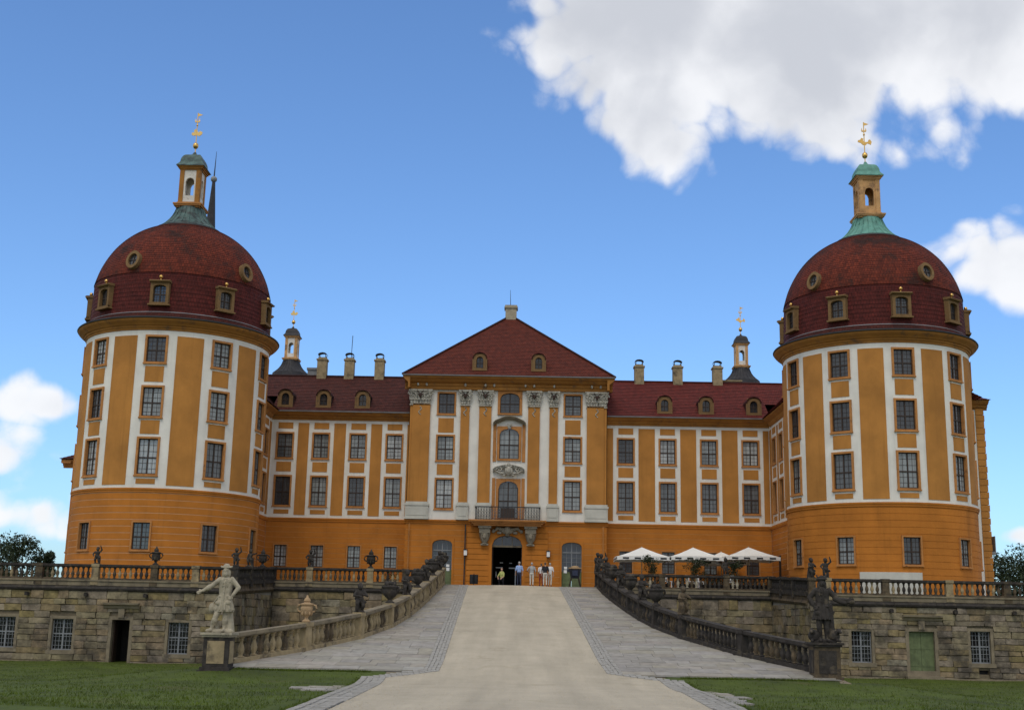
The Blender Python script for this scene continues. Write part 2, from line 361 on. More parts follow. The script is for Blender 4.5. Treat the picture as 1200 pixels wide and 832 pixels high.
# windows: surround (its own mesh, shared), with sash and four panes under it. local: x right, y into the wall, z up, origin bottom centre
WT = {}; WRND = random.Random(21)
def win_meshes(w, h, sur, glass, rows=2, cols=2, arch=0.0, fw=.13, keep=''):
    key = (round(w, 2), round(h, 2), sur, glass, rows, cols, arch, fw)
    if key in WT: return WT[key]
    hw = w/2; mb = MB(); iw = hw-fw; top = h-fw
    if arch:
        sp = top-arch
        mb.box(-hw, -iw, -.07, .16, 0, sp); mb.box(iw, hw, -.07, .16, 0, sp)
        n = 12; xs = [-iw+2*iw*i/n for i in range(n+1)]
        zs = [sp+arch*math.sqrt(max(0, 1-(x/iw)**2)) for x in xs]
        for (a, b, za, zb) in zip(xs, xs[1:], zs, zs[1:]):
            mb.hexa([(a, -.07, za), (b, -.07, zb), (b, .16, zb), (a, .16, za), (a, -.07, h), (b, -.07, h), (b, .16, h), (a, .16, h)])
        mb.box(-hw, -iw, -.07, .16, sp, h); mb.box(iw, hw, -.07, .16, sp, h)
        mb.box(-hw, hw, -.09, .16, -.02, fw*.6)
    else:
        mb.box(-hw, -iw, -.06, .16, 0, h); mb.box(iw, hw, -.06, .16, 0, h)
        mb.box(-iw, iw, -.06, .16, top, h); mb.box(-iw, iw, -.06, .16, 0, fw)
        mb.box(-hw-.03, hw+.03, -.11, .10, -.03, .055)
    sm = MB(); bt = fw*.6 if arch else fw; ch = top-bt; b = .055
    sm.box(-iw, -iw+b, .13, .19, bt, top-arch); sm.box(iw-b, iw, .13, .19, bt, top-arch)
    sm.box(-iw+b, iw-b, .13, .19, bt, bt+b*1.3)
    if not arch: sm.box(-iw+b, iw-b, .13, .19, top-b, top)
    cs = [-iw+2*iw*i/cols for i in range(cols+1)]; rs = [bt+ch*i/rows for i in range(rows+1)]
    if rows == 2: rs[1] = bt+ch*.47
    for c in cs[1:-1]: sm.box(c-.042, c+.042, .115, .19, bt+b, top-(.02 if arch else b))
    for r in rs[1:-1]: sm.box(-iw+b, iw-b, .12, .188, r-.042, r+.042)
    for c0, c1 in zip(cs, cs[1:]):
        cm = (c0+c1)/2; sm.box(cm-.011, cm+.011, .15, .187, bt+b, top-(arch*.55 if arch else b))
        for r0, r1 in zip(rs, rs[1:]):
            for q in (1/3, 2/3):
                rm = r0+(r1-r0)*q
                if rm < top-arch*.9: sm.box(c0+.03, c1-.03, .152, .186, rm-.010, rm+.010)
    panes = []
    for i in range(cols):
        for j in range(rows):
            pm = MB(); x0, x1, z0, z1 = cs[i]+.005, cs[i+1]-.005, rs[j]+.005, rs[j+1]-.005
            if arch and j == rows-1:
                n = 6; xs = [x0+(x1-x0)*q/n for q in range(n+1)]
                pts = [(x, min(z1, top-arch+arch*math.sqrt(max(0, 1-(x/iw)**2)))) for x in xs]
                base = [(x0, .17, z0), (x1, .17, z0)]+[(x, .17, z) for x, z in reversed(pts)]
                nb = len(base); pm.add(base+[(x, .18, z) for x, _, z in base], [tuple(range(nb)), tuple(range(2*nb-1, nb-1, -1))]+[(q, (q+1) % nb, nb+(q+1) % nb, nb+q) for q in range(nb)])
            else: pm.box(x0, x1, .17, .18, z0, z1)
            panes.append(pm.mesh('pane', glass))
    WT[key] = (mb.mesh('window', sur), sm.mesh('sash', 'sash'), panes); return WT[key]
def window(parent, M, w, h, sur='trim', glass='glass', name='window', **kw):
    if glass == 'glass': glass = WRND.choice(('glass', 'glass', 'glass', 'glass_pale', 'glass_pale', 'glass_mid', 'glass_mid', 'glass_dark'))
    s, sa, ps = win_meshes(w, h, sur, glass, **kw)
    o = put(name, s, parent, M); put('sash', sa, o)
    for p in ps: put('pane', p, o)
    return o
def roof_quad(mb, a, b, c, d, step=.3, mi=0, lift=.022):
    """tile courses on the quad a-b (eave), d-c (ridge)"""
    a, b, c, d = map(Vector, (a, b, c, d)); n = max(2, int(max((d-a).length, (c-b).length)/step))
    nor = (b-a).cross(d-a).normalized()
    if nor.z < 0: nor = -nor
    L = max((d-a).length, (c-b).length); ex = (b-a).normalized(); o = a
    U = lambda p: (p-o).dot(ex)
    for i in range(n):
        t0, t1 = i/n, (i+1)/n
        p, q, r, s_ = a.lerp(d, t0)+nor*lift, b.lerp(c, t0)+nor*lift, b.lerp(c, t1), a.lerp(d, t1)
        v0, v1 = L*t0/step*.3, L*t1/step*.3
        mb.add([p, q, r, s_], [(0, 1, 2, 3)], mi, [[(U(p), v0), (U(q), v0), (U(r), v1), (U(s_), v1)]])
        mb.add([p-nor*lift, q-nor*lift, q, p], [(0, 1, 2, 3)], mi, [[(U(p), v0), (U(q), v0), (U(q), v0+.02), (U(p), v0+.02)]])
def strip_profile(mb, prof, x0, x1, mi=0, axis='x', ends=True):
    """extrude a (y, z) profile along x (or an (x, z) one along y)"""
    P = lambda t, p: (t, p[0], p[1]) if axis == 'x' else (p[0], t, p[1])
    n = len(prof); vs = [P(x0, p) for p in prof]+[P(x1, p) for p in prof]
    fs = [(i, (i+1) % n, n+(i+1) % n, n+i) for i in range(n)]
    if ends: fs += [tuple(range(n-1, -1, -1)), tuple(range(n, 2*n))]
    mb.add(vs, fs, mi)

# ------------------------------------------------------------------ ground, road, ramp, terrace
def lin(pts, x):
    if x <= pts[0][0]: return pts[0][1]
    for (a, fa), (b, fb_) in zip(pts, pts[1:]):
        if x <= b: return fa+(fb_-fa)*(x-a)/(b-a)
    return pts[-1][1]
def sst(a, b, x):
    t = min(1, max(0, (x-a)/(b-a))); return t*t*(3-2*t)
def zr(Y):
    """height of the carriage way: gentle fall to the foot of the ramp, then up to the terrace"""
    if Y < -52.75: base = .7+(-52.75-Y)*.0145
    elif Y < -11.75: base = .7+(Y+52.75)*.1117
    else: base = 5.28+(Y+11.75)*.031
    if abs(Y+52.75) < 2.5: base += .035*(1-abs(Y+52.75)/2.5)**2*2
    return base
LB = [(-50.6, -11.75), (-48.5, -11.45), (-45.03, -9.32), (-40.88, -7.63), (-37.5, -6.85), (-34, -6.42), (-28.6, -6.2), (-22.8, -6.05), (-15.2, -5.95), (-11, -5.9)]
RB = [(-49.6, 12.0), (-47.98, 11.35), (-45.45, 10.04), (-43.37, 8.98), (-38.5, 7.38), (-35, 6.6), (-31.7, 6.15), (-26.8, 5.7), (-21.5, 5.35), (-17.1, 5.12), (-11, 4.95)]
ROADL = [(-110, -3.9), (-80, -4.2), (-69.5, -4.39), (-62.5, -4.66), (-51.8, -5.1), (-49.9, -3.3), (-47.3, -3.3), (-36, -3.55), (-12, -4.07)]
ROADR = [(-110, 4.0), (-80, 4.3), (-66, 4.67), (-56, 5.15), (-51.2, 4.95), (-49.7, 3.1), (-46.4, 2.93), (-35, 2.7), (-12, 2.19)]
def lawn_z(X, Y):
    a = abs(X); low = .12+.25*sst(-30, -60, Y)
    k = sst(11, 20, a)
    if Y > -49.6 and a < 13.5: return -.15
    near = zr(min(Y, -49.6))-.03
    if Y > -49.6: near = near+(low-near)*sst(-49.6, -42, Y)
    z = near+(low-near)*k
    if a < 4.6 and Y < -49.6: z -= .25
    return z+.03*math.sin(X*.9)*math.sin(Y*.7)*sst(6.2, 9, a)
mb = MB()
xs = [-900, -300, -120, -60]+[-45+i*.9 for i in range(101)]+[60, 120, 300, 900]
ys = [-400, -200, -120]+[-100+i*.85 for i in range(92)]+[-20, 0, 60, 200, 500, 1500]
xs.sort(); ys.sort()
nx = len(xs)
mb.v = [(x, y, lawn_z(x, y)) for y in ys for x in xs]
for j in range(len(ys)-1):
    for i in range(nx-1): mb.f.append((j*nx+i, j*nx+i+1, (j+1)*nx+i+1, (j+1)*nx+i)); mb.m.append(0)
struct('lawn', mb, 'grass_ground', smooth='all')
# gravel carriage way
mb = MB(); ys = sorted(set([-110+i*1.0 for i in range(99)]+[-51.8, -51.2, -50.6, -49.9, -49.7, -12]))
for a, b in zip(ys, ys[1:]):
    for q in range(6):
        def P(y, t):
            l, r = lin(ROADL, y), lin(ROADR, y); return (l+(r-l)*t, y, zr(y)+.05*(1-(2*t-1)**2)+.02)
        mb.add([P(a, q/6), P(a, (q+1)/6), P(b, (q+1)/6), P(b, q/6)], [(0, 1, 2, 3)])
struct('road', mb, 'gravel', smooth='all')
# ramp body (solid, with its flanks) under the slabs
mb = MB(); ys = [-50.3+i*1.0 for i in range(39)]+[-11.75]
for a, b in zip(ys, ys[1:]):
    la, ra, lb, rb = lin(LB, a)-.22, lin(RB, a)+.22, lin(LB, b)-.22, lin(RB, b)+.22
    za, zb = zr(a)-.06, zr(b)-.06
    mb.add([(la, a, za), (ra, a, za), (rb, b, zb), (lb, b, zb)], [(0, 1, 2, 3)])
    mb.add([(la, a, za), (lb, b, zb), (lb, b, -.4), (la, a, -.4)], [(0, 1, 2, 3)])
    mb.add([(ra, a, za), (rb, b, zb), (rb, b, -.4), (ra, a, -.4)], [(0, 1, 2, 3)])
a = ys[0]; la, ra = lin(LB, a)-.22, lin(RB, a)+.22
mb.add([(la, a, zr(a)-.06), (ra, a, zr(a)-.06), (ra, a, -.4), (la, a, -.4)], [(0, 1, 2, 3)])
ramp = struct('ramp', mb, 'stone_dressed')
# granite slabs on both sides of the road, one object each
unit = []
for i in range(4):
    b = MB(); bv = .012
    b.box(-.5, .5, -.5, .5, -.05, -.0); me = b.mesh('slab', 'slab'); unit.append(me)
for side in (-1, 1):
    bed = MB(); bys = [-49.8+i*.95 for i in range(41)]      # mortar bed that carries slabs and setts
    for a, b in zip(bys, bys[1:]):
        P = lambda y, k: ((lin(LB, y) if side < 0 else lin(RB, y)) if k else (lin(ROADL, y)+.05 if side < 0 else lin(ROADR, y)-.05), y, zr(y)-.03)
        bed.add([P(a, 0), P(a, 1), P(b, 1), P(b, 0)], [(0, 1, 2, 3)])
    pv = struct('paving', bed, 'paving')
    y = -49.7
    while y < -11.9:
        d = random.choice((.62, .8, .8, 1.0)); yc = y+d/2
        if side < 0: x0, x1 = lin(LB, yc)+.08, lin(ROADL, yc)-.62
        else: x0, x1 = lin(ROADR, yc)+.62, lin(RB, yc)-.08
        x = x0; first = True
        while x < x1-.05:
            w_ = random.uniform(.9, 1.7)
            if first: w_ *= random.uniform(.4, 1); first = False
            if x1-(x+w_) < .5: w_ = x1-x
            ang = math.atan(.1117) if yc < -12 else 0
            M = Matrix.Translation((x+w_/2, yc, zr(yc)+.012+random.uniform(-.006, .008))) @ Matrix.Rotation(ang+random.uniform(-.006, .006), 4, 'X') @ Matrix.Rotation(random.uniform(-.004, .004), 4, 'Y') @ Matrix.Diagonal((w_-.014, d-.014, 1, 1))
            put('slab', random.choice(unit), pv, M); x += w_
        y += d
    # setts along the edge of the carriage way: too small to pick apart
    path = [((lin(ROADL, yy)-.31) if side < 0 else (lin(ROADR, yy)+.31), yy) for yy in [-100+i*.2 for i in range(441)]]
    sb = MB()
    for (px, py) in path:
        wid = .62 if py > -49.8 else (.9 if py > -66 else .8)
        shift = 0 if py > -49.8 else side*.14
        nn = 4
        for q in range(nn):
            cx = px+shift+(q-(nn-1)/2)*wid/nn+random.uniform(-.012, .012); hx = wid/nn/2-.009; z = zr(py)+.025+random.uniform(-.008, .01)+(.012 if q in (0, nn-1) else 0)
            zs = [zr(py+dy)-zr(py) for dy in (-.09, .09)]
            sb.add([(cx-hx, py-.093, z+zs[0]), (cx+hx, py-.093, z+zs[0]), (cx+hx, py+.093, z+zs[1]), (cx-hx, py+.093, z+zs[1]), (cx-hx, py-.093, z-.1), (cx+hx, py-.093, z-.1), (cx+hx, py+.093, z-.1), (cx-hx, py+.093, z-.1)], [(0, 1, 2, 3), (0, 1, 5, 4), (1, 2, 6, 5), (2, 3, 7, 6), (3, 0, 4, 7)])
    st = part('sett_strip', sb, 'sett', pv); st['kind'] = 'stuff'
    # trodden slabs at the foot of the ramp, breaking out into the lawn
    for (px, py) in ([(-5.9, -56.6), (-6.6, -57.3), (-6.1, -58.1), (-5.7, -59.4), (-6.5, -58.9), (-7.1, -58.0)] if side < 0 else [(6.1, -55.2), (6.3, -56.3), (6.2, -57.6), (6.5, -58.6), (6.0, -59.7), (6.0, -61.0), (5.9, -62.2)]):
        M = Matrix.Translation((px, py, max(lawn_z(px, py), zr(py)-.05)+.05)) @ Matrix.Rotation(random.uniform(-.3, .3), 4, 'Z') @ Matrix.Diagonal((random.uniform(.6, .95), random.uniform(.7, 1.05), 1, 1))
        put('slab', random.choice(unit), pv, M)
# terrace: solid ground behind the retaining walls
WY, IY = -24.75, -13.75           # outer and recessed front walls
XL, XR = -17.3, 16.55             # corners where the wall turns back
mb = MB()
for xa, xb in ((-46, XL-.02), (XR+.02, 46)):
    mb.box(xa, xb, WY+3.2, 70, -.3, 4.70); mb.box(xa, xb, WY+.35, WY+3.2, 4.3, 4.74)
for (x0, x1) in ((XL, -6.25), (5.3, XR)):
    mb.hexa([(x0, IY+.3, -.3), (x1, IY+.3, -.3), (x1, 70, -.3), (x0, 70, -.3), (x0, IY+.3, 5.24), (x1, IY+.3, 5.24), (x1, 70, 5.6), (x0, 70, 5.6)])
mb.hexa([(-6.2, -11.75, -.3), (5.25, -11.75, -.3), (5.25, 70, -.3), (-6.2, 70, -.3), (-6.2, -11.75, zr(-11.75)), (5.25, -11.75, zr(-11.75)), (5.25, 70, 5.62), (-6.2, 70, 5.62)])
struct('terrace', mb, 'paving')

# ------------------------------------------------------------------ retaining walls of single stones
def unit_stone(seed):
    rnd = random.Random(seed); bm = bmesh.new(); bmesh.ops.create_cube(bm, size=1)
    for v in bm.verts:
        v.co.x += rnd.uniform(-.045, .03); v.co.z += rnd.uniform(-.08, .06); v.co.y += rnd.uniform(-.12, .12)
    bmesh.ops.bevel(bm, geom=[e for e in bm.edges if all(v.co.y < 0 for v in e.verts)], offset=.045, segments=1, affect='EDGES')
    me = bpy.data.meshes.new('stone'); bm.to_mesh(me); bm.free(); me.materials.append(MATS['stone']); return me
STN = [unit_stone(i) for i in range(8)]
def stone_wall(parent, u0, u1, v0, v1, holes, fm, place, rnd, hmin=.25, hmax=.42):
    core = MB(); wall(core, u0, u1, v0, v1, holes, fm, reveal=.45)
    part('core', core, 'mortar', parent)
    v = v0
    while v < v1-.1:
        h = rnd.uniform(hmin, hmax)
        if v1-(v+h) < .25: h = v1-v
        cuts = sorted((H[0], H[1]) for H in holes if H[2] < v+h*.75 and H[3] > v+h*.25)
        u = u0
        for c in cuts+[(u1, u1)]:
            x = u
            while x < c[0]-.04:
                w_ = rnd.uniform(.5, 1.3)
                if c[0]-(x+w_) < .4: w_ = c[0]-x
                place(x+w_/2, v+h/2, w_-.022, h-.022, rnd.uniform(-.03, .035)); x += w_
            u = max(u, c[1])
        v += h
def grille_window(parent, x0, x1, z0, z1, Y, open_l=False):
    w_, h = x1-x0, z1-z0; cx = (x0+x1)/2
    sm = MB(); t = .17
    sm.box(-w_/2-t, -w_/2, -.05, .3, -t, h+t); sm.box(w_/2, w_/2+t, -.05, .3, -t, h+t); sm.box(-w_/2, w_/2, -.05, .3, h, h+t); sm.box(-w_/2-t-.05, w_/2+t+.05, -.1, .3, -t-.06, 0)
    o = put('window', sm.mesh('window', 'stone_dressed'), parent, T(cx, Y, z0))
    g_ = MB()
    g_.box(-.045, .045, .18, .26, 0, h); g_.box(-w_/2, -w_/2+.05, .18, .26, 0, h); g_.box(w_/2-.05, w_/2, .18, .26, 0, h)
    g_.box(-w_/2, w_/2, .185, .255, h*.52-.035, h*.52+.035); g_.box(-w_/2, w_/2, .185, .255, 0, .06); g_.box(-w_/2, w_/2, .185, .255, h-.05, h)
    for q in (1, 2, 4, 5): g_.box(-w_/2+w_*q/6-.011, -w_/2+w_*q/6+.011, .19, .24, 0, h)
    for q in (1, 2, 3, 5, 6): zz = h*q/7; g_.box(-w_/2, w_/2, .192, .238, zz-.011, zz+.011)
    part('grille', g_, 'metal_grey', o)
    for q in (0, 1):
        if open_l and q == 0: pz = (h*.0, h*.5)
        else: pz = (0, h)
        p = MB().box(-w_/2+w_*q/2+.01, -w_/2+w_*(q+1)/2-.01, .27, .28, pz[0], pz[1]); part('pane', p, 'glass_black', o)
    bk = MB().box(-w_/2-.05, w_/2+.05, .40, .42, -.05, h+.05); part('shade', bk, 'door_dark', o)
    return o
def wall_doorway(parent, x0, x1, z0, z1, Y, hood, hz, leaf):
    w_ = x1-x0; cx = (x0+x1)/2; t = .2; h = z1-z0; mb = MB()
    mb.box(-w_/2-t, -w_/2, -.07, .35, 0, h+t); mb.box(w_/2, w_/2+t, -.07, .35, 0, h+t); mb.box(-w_/2, w_/2, -.07, .35, h, h+t)
    if leaf: mb.box(-w_/2-t, w_/2+t, -.1, .3, -.28, 0)
    o = put('doorway', mb.mesh('doorway', 'stone_dressed'), parent, T(cx, Y, z0))
    hm = MB(); a, b = hood[0]-cx, hood[1]-cx; zz = hz-z0
    strip_profile(hm, [(-.05, zz-.34), (-.14, zz-.30), (-.20, zz-.16), (-.34, zz-.1), (-.36, zz), (.1, zz+.03), (.1, zz-.34)], a, b)
    hm.box(-.18, .18, -.16, .1, h+t*.6, zz-.32)
    part('hood', hm, 'stone_dressed', o)
    if leaf:
        for q in (-1, 1):
            lm = MB(); xa, xb = (-w_/2+.01, -.012) if q < 0 else (.012, w_/2-.01)
            lm.box(xa, xb, .18, .24, .0, h)
            for k in range(5): xx = xa+(xb-xa)*k/4; lm.box(xx-.006, xx+.006, .172, .2, .05, h-.05)
            lm.box(xa+.02, xb-.02, .16, .2, .25, .36); lm.box(xa+.02, xb-.02, .16, .2, h*.55, h*.55+.1)
            part('door_leaf', lm, 'door_green', o)
        part('step', MB().box(-w_/2-.3, w_/2+.3, -.55, .0, -.62, -.28), 'stone_dressed', o)
    else:
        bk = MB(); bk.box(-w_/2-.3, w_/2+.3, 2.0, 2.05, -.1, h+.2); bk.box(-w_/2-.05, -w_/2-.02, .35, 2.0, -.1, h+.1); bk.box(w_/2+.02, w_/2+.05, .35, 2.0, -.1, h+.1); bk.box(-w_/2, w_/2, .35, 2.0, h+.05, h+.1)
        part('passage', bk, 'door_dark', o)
        lm = MB().box(-w_/2+.02, -w_/2+.08, .3, .95, .02, h-.03); part('door_leaf', lm, 'sash', o)
    return o
def wall_cornice(parent, x0, x1, Y, z, axis='x', sg=1):
    # roll moulding with a fascia above: laid in lengths
    n = max(1, round(abs(x1-x0)/2.4))
    for i in range(n):
        a, b = x0+(x1-x0)*i/n, x0+(x1-x0)*(i+1)/n
        mb = MB(); pr = [(Y+sg*.2, z-.08), (Y, z-.08)]+[(Y-sg*(.05+.17*math.cos(t)), z+.10+.15*math.sin(t)) for t in [R_(q) for q in (-80, -45, 0, 45, 80)]]+[(Y+sg*.2, z+.27)]
        strip_profile(mb, pr, a+.006, b-.006, axis=axis); part('cornice', mb, 'stone_black', parent)
        mb = MB(); strip_profile(mb, [(Y+sg*.35, z+.275), (Y-sg*.09, z+.275), (Y-sg*.10, z+.50), (Y-sg*.16, z+.53), (Y-sg*.16, z+.62), (Y+sg*.35, z+.62)], a+.006, b-.006, axis=axis); part('coping', mb, 'stone_dressed', parent)
rnd = random.Random(3)
OZ = 4.2                                    # underside of the roll moulding, outer walls
lw = thing('retaining_wall', 'sandstone terrace wall with three barred windows and an open dark doorway', 'wall', (-27, WY, 0))
lh = [(-31.2, -29.99, .84, 2.6), (-27.82, -26.58, .76, 2.54), (-20.97, -19.76, .65, 2.46), (-24.3, -23.24, .05, 2.54)]
def placer(parent, Y): return lambda u, v, w_, h, d: put('stone', rnd.choice(STN), parent, T(u, Y+.05-d, v, 0, (w_*rnd.choice((1, 1, -1)), .26, h)))
def side_placer(parent, X, sg): return lambda u, v, w_, h, d: put('stone', rnd.choice(STN), parent, T(X-sg*(.05-d), u, v, sg*math.pi/2, (w_, .26, h)))
grow = lambda hs, t=.17: [(a-t, b+t, c-t, d+t) for a, b, c, d in hs]
stone_wall(lw, -37, XL, -.1, OZ, grow(lh), flat_map(WY+.05), placer(lw, WY), rnd)
for h in lh[:3]: grille_window(lw, *h, WY)
wall_doorway(lw, *lh[3], WY, (-24.85, -22.75), 3.5, False)
wall_cornice(lw, -37, XL, WY, OZ)
part('plinth', MB().box(-37, -24.6, WY-.12, WY+.1, -.2, .14).box(-22.95, XL, WY-.12, WY+.1, -.2, .14), 'stone_dressed', lw)
rw = thing('retaining_wall', 'sandstone terrace wall with two barred windows and a green double door', 'wall', (26, WY, 0))
rh = [(18.88, 20.05, .98, 2.76), (25.75, 26.92, 1.07, 2.88), (22.2, 23.68, .58, 2.8)]
stone_wall(rw, XR, 36, -.1, OZ, grow(rh)+[(26.15, 26.75, .45, .68)], flat_map(WY+.05), placer(rw, WY), rnd)
for h in rh[:2]: grille_window(rw, *h, WY, True)
wall_doorway(rw, *rh[2], WY, (21.85, 24.15), 3.72, True)
part('vent', MB().box(26.1, 26.8, WY+.3, WY+.34, .4, .7), 'door_dark', rw)
wall_cornice(rw, XR, 36, WY, OZ)
part('plinth', MB().box(XR, 21.7, WY-.12, WY+.1, -.2, .18).box(24.2, 36, WY-.12, WY+.1, -.2, .18), 'stone_dressed', rw)
# spouts below the cornice
for (p_, xs_) in ((lw, (-25.9, -22.4, -29.4)), (rw, (21.2, 24.9, 28.3))):
    for x in xs_:
        part('water_spout', MB().box(x-.09, x+.09, WY-.42, WY+.1, 3.85, 4.02).box(x-.06, x+.06, WY-.44, WY-.2, 4.02, 4.06), 'stone_black', p_)
IZ = 4.62
def inner(label, x0, x1, xr, sg):
    o = thing('retaining_wall', label, 'wall', ((x0+x1)/2, IY, 0))
    stone_wall(o, x0, x1, .2, IZ+.1, [], flat_map(IY+.05), placer(o, IY), rnd, .4, .6)
    stone_wall(o, WY+.1, IY, .2, OZ+.1, [], side_map(xr-sg*.05, -sg), side_placer(o, xr, sg), rnd, .4, .6)
    wall_cornice(o, x0, x1, IY, IZ)
    # the return, with a cornice climbing from the outer to the inner level
    for i in range(5):
        ya, yb = WY+.2+(IY-WY-.2)*i/5, WY+.2+(IY-WY-.2)*(i+1)/5; za, zb = OZ+(IZ-OZ)*i/5, OZ+(IZ-OZ)*(i+1)/5; mb = MB()
        pr = [(0, -.08), (.12, -.05), (.21, .1), (.12, .25), (.10, .5), (.16, .53), (.16, .62), (-.35, .62), (-.35, -.08)]
        n = len(pr); mb.add([(xr+sg*p[0], ya, za+p[1]) for p in pr]+[(xr+sg*p[0], yb, zb+p[1]) for p in pr], [(q, (q+1) % n, n+(q+1) % n, n+q) for q in range(n)]+[tuple(range(n)), tuple(range(n, 2*n))])
        part('cornice', mb, 'stone_brown', o)
    return o
inner('recessed sandstone terrace wall behind the pale ramp balustrade', XL+.05, -6.2, XL, 1)
inner('recessed sandstone terrace wall below the parasols', 5.2, XR-.05, XR, -1)
for x in (-14.2, -11.7): pass

# ------------------------------------------------------------------ balustrades
BAL = MB().lathe([(.075, 0), (.085, .03), (.05, .06), (.055, .10), (.085, .20), (.09, .28), (.07, .38), (.042, .48), (.04, .55), (.06, .58), (.045, .62), (.075, .66), (.08, .70)], 8, cap=True)
BALM = {m: BAL.mesh('baluster', m, smooth=True) for m in ('stone_black', 'stone_brown', 'stone_sand', 'stone_pale')}
def balustrade(label, pts, piers, m, H=.94, m2=None, fat=1.2, spacing=.30, wd=.34, m_pier=None, base_h=.10, m_rail=None):
    """pts: polyline of base points; piers: indices of points that carry a pier"""
    o = thing('balustrade', label, 'balustrade', pts[0]); m2 = m2 or [m]; mp = m_pier or m
    rh_ = .13
    for i, (p, q) in enumerate(zip(pts, pts[1:])):
        p, q = Vector(p), Vector(q); d = (q-p); L = math.hypot(d.x, d.y); n = Vector((-d.y, d.x, 0)).normalized()
        def bar(z0, z1, w_, name, mm, ext=0.0):
            a, b = p-d*(ext/L), q+d*(ext/L); mb = MB(); W = n*w_/2; U = Vector((0, 0, 1))
            mb.hexa([a-W+U*z0, b-W+U*z0, b+W+U*z0, a+W+U*z0, a-W+U*z1, b-W+U*z1, b+W+U*z1, a+W+U*z1])
            if name == 'rail': W2 = n*(w_/2-.06); mb.hexa([a-W2+U*(z0-.05), b-W2+U*(z0-.05), b+W2+U*(z0-.05), a+W2+U*(z0-.05), a-W2+U*z0, b-W2+U*z0, b+W2+U*z0, a+W2+U*z0])
            part(name, mb, mm, o)
        bar(-.12, base_h, wd, 'base_course', mp); bar(H-rh_, H, wd+.02, 'rail', m_rail or (mp if m != 'stone_sand' else 'stone_dressed'))
        nb = max(1, int(L/spacing)); hb = H-rh_-.05-base_h
        rz = math.atan2(d.y, d.x)
        for k in range(nb):
            t = (k+.5)/nb
            if min(t, 1-t)*L < .26: continue
            c = p+d*t
            put('baluster', BALM[random.choice(m2)], o, T(c.x, c.y, c.z+base_h, rz, (fat, fat, hb/.70)))
    for i in piers:
        p = Vector(pts[i]); a = Vector(pts[max(0, i-1)]); b = Vector(pts[min(len(pts)-1, i+1)]); d = b-a; rz = math.atan2(d.y, d.x); mb = MB()
        mb.box(-.23, .23, -.22, .22, -.3, .14); mb.box(-.20, .20, -.19, .19, .14, H-.14); mb.box(-.24, .24, -.235, .235, H-.14, H+.03)
        mb.box(-.12, .12, -.205, .205, .22, H-.24)
        part('pier', mb, mp if random.random() < .6 else ('stone_sand' if m in ('stone_brown', 'stone_sand') else m), o, M=T(p.x, p.y, p.z, rz))
    return o
def seg(x0, x1, y, z, xs): return [(x, y, z) for x in [x0]+list(xs)+[x1]]
tz = OZ+.62
balustrade('weathered brown balustrade on the wall above the open dark doorway', seg(-37, XL-.15, WY+.1, tz, (-35.6, -32.25, -28.9, -25.56, -22.06, -19.6)), range(1, 8), 'stone_brown', .90, ['stone_brown', 'stone_brown', 'stone_sand', 'stone_black'], m_rail='stone_black')
balustrade('weathered brown balustrade on the wall above the green double door', seg(XR+.15, 36, WY+.1, tz, (17.6, 21.0, 24.71, 28.07, 31.5)), range(0, 6), 'stone_brown', .92, ['stone_brown', 'stone_black', 'stone_sand', 'stone_brown'], m_rail='stone_black')
iz = IZ+.62
balustrade('blackened balustrade stepping back beside the pale huntsman statue', [(XL+.02, WY+.1+(IY-WY)*t, tz+(iz-tz)*t) for t in (0, .34, .67, 1)], (0, 1, 2, 3), 'stone_black', .93)
balustrade('blackened balustrade stepping back beside the dark huntsman statue', [(XR-.02, WY+.1+(IY-WY)*t, tz+(iz-tz)*t) for t in (0, .34, .67, 1)], (1, 2, 3), 'stone_black', .93)
balustrade('brown balustrade of the recessed terrace with vase and cherub piers', seg(XL+.1, -6.6, IY+.1, iz, (-14.79, -10.67, -8.29)), (1, 2, 3, 4), 'stone_brown', .95, ['stone_brown', 'stone_brown', 'stone_black', 'stone_sand'], m_pier='stone_brown', m_rail='stone_black')
balustrade('dark balustrade of the cafe terrace in front of the parasols', seg(5.6, XR-.1, IY+.1, iz, (9.12, 13.45)), (0, 1, 2, 3), 'stone_black', .95, ['stone_black', 'stone_black', 'stone_brown', 'stone_pale'], m_pier='stone_brown', m_rail='stone_black')
def on_path(P, ys): return [(lin(P, y), y, zr(y)) for y in ys]
LY = [-48.9, -45.03, -40.9, -36.6, -32.2, -27.8, -23.4, -19.0, -14.6, -11.9]
RY = [-48.4, -44.0, -38.6, -34.6, -31.4, -27.8, -24.2, -20.6, -17.0, -13.4, -10.5]
lramp = balustrade('pale sandstone balustrade climbing the ramp from the light huntsman statue', on_path(LB, LY), range(1, 10), 'stone_sand', 1.14, ['stone_sand', 'stone_sand', 'stone_sand', 'stone_brown'], fat=1.5, spacing=.35, wd=.42, base_h=.16)
rramp = balustrade('blackened balustrade climbing the ramp from the dark huntsman statue', on_path(RB, RY), range(1, 11), 'stone_black', 1.08, ['stone_black', 'stone_black', 'stone_brown'], fat=1.45, spacing=.35, wd=.42, base_h=.16)

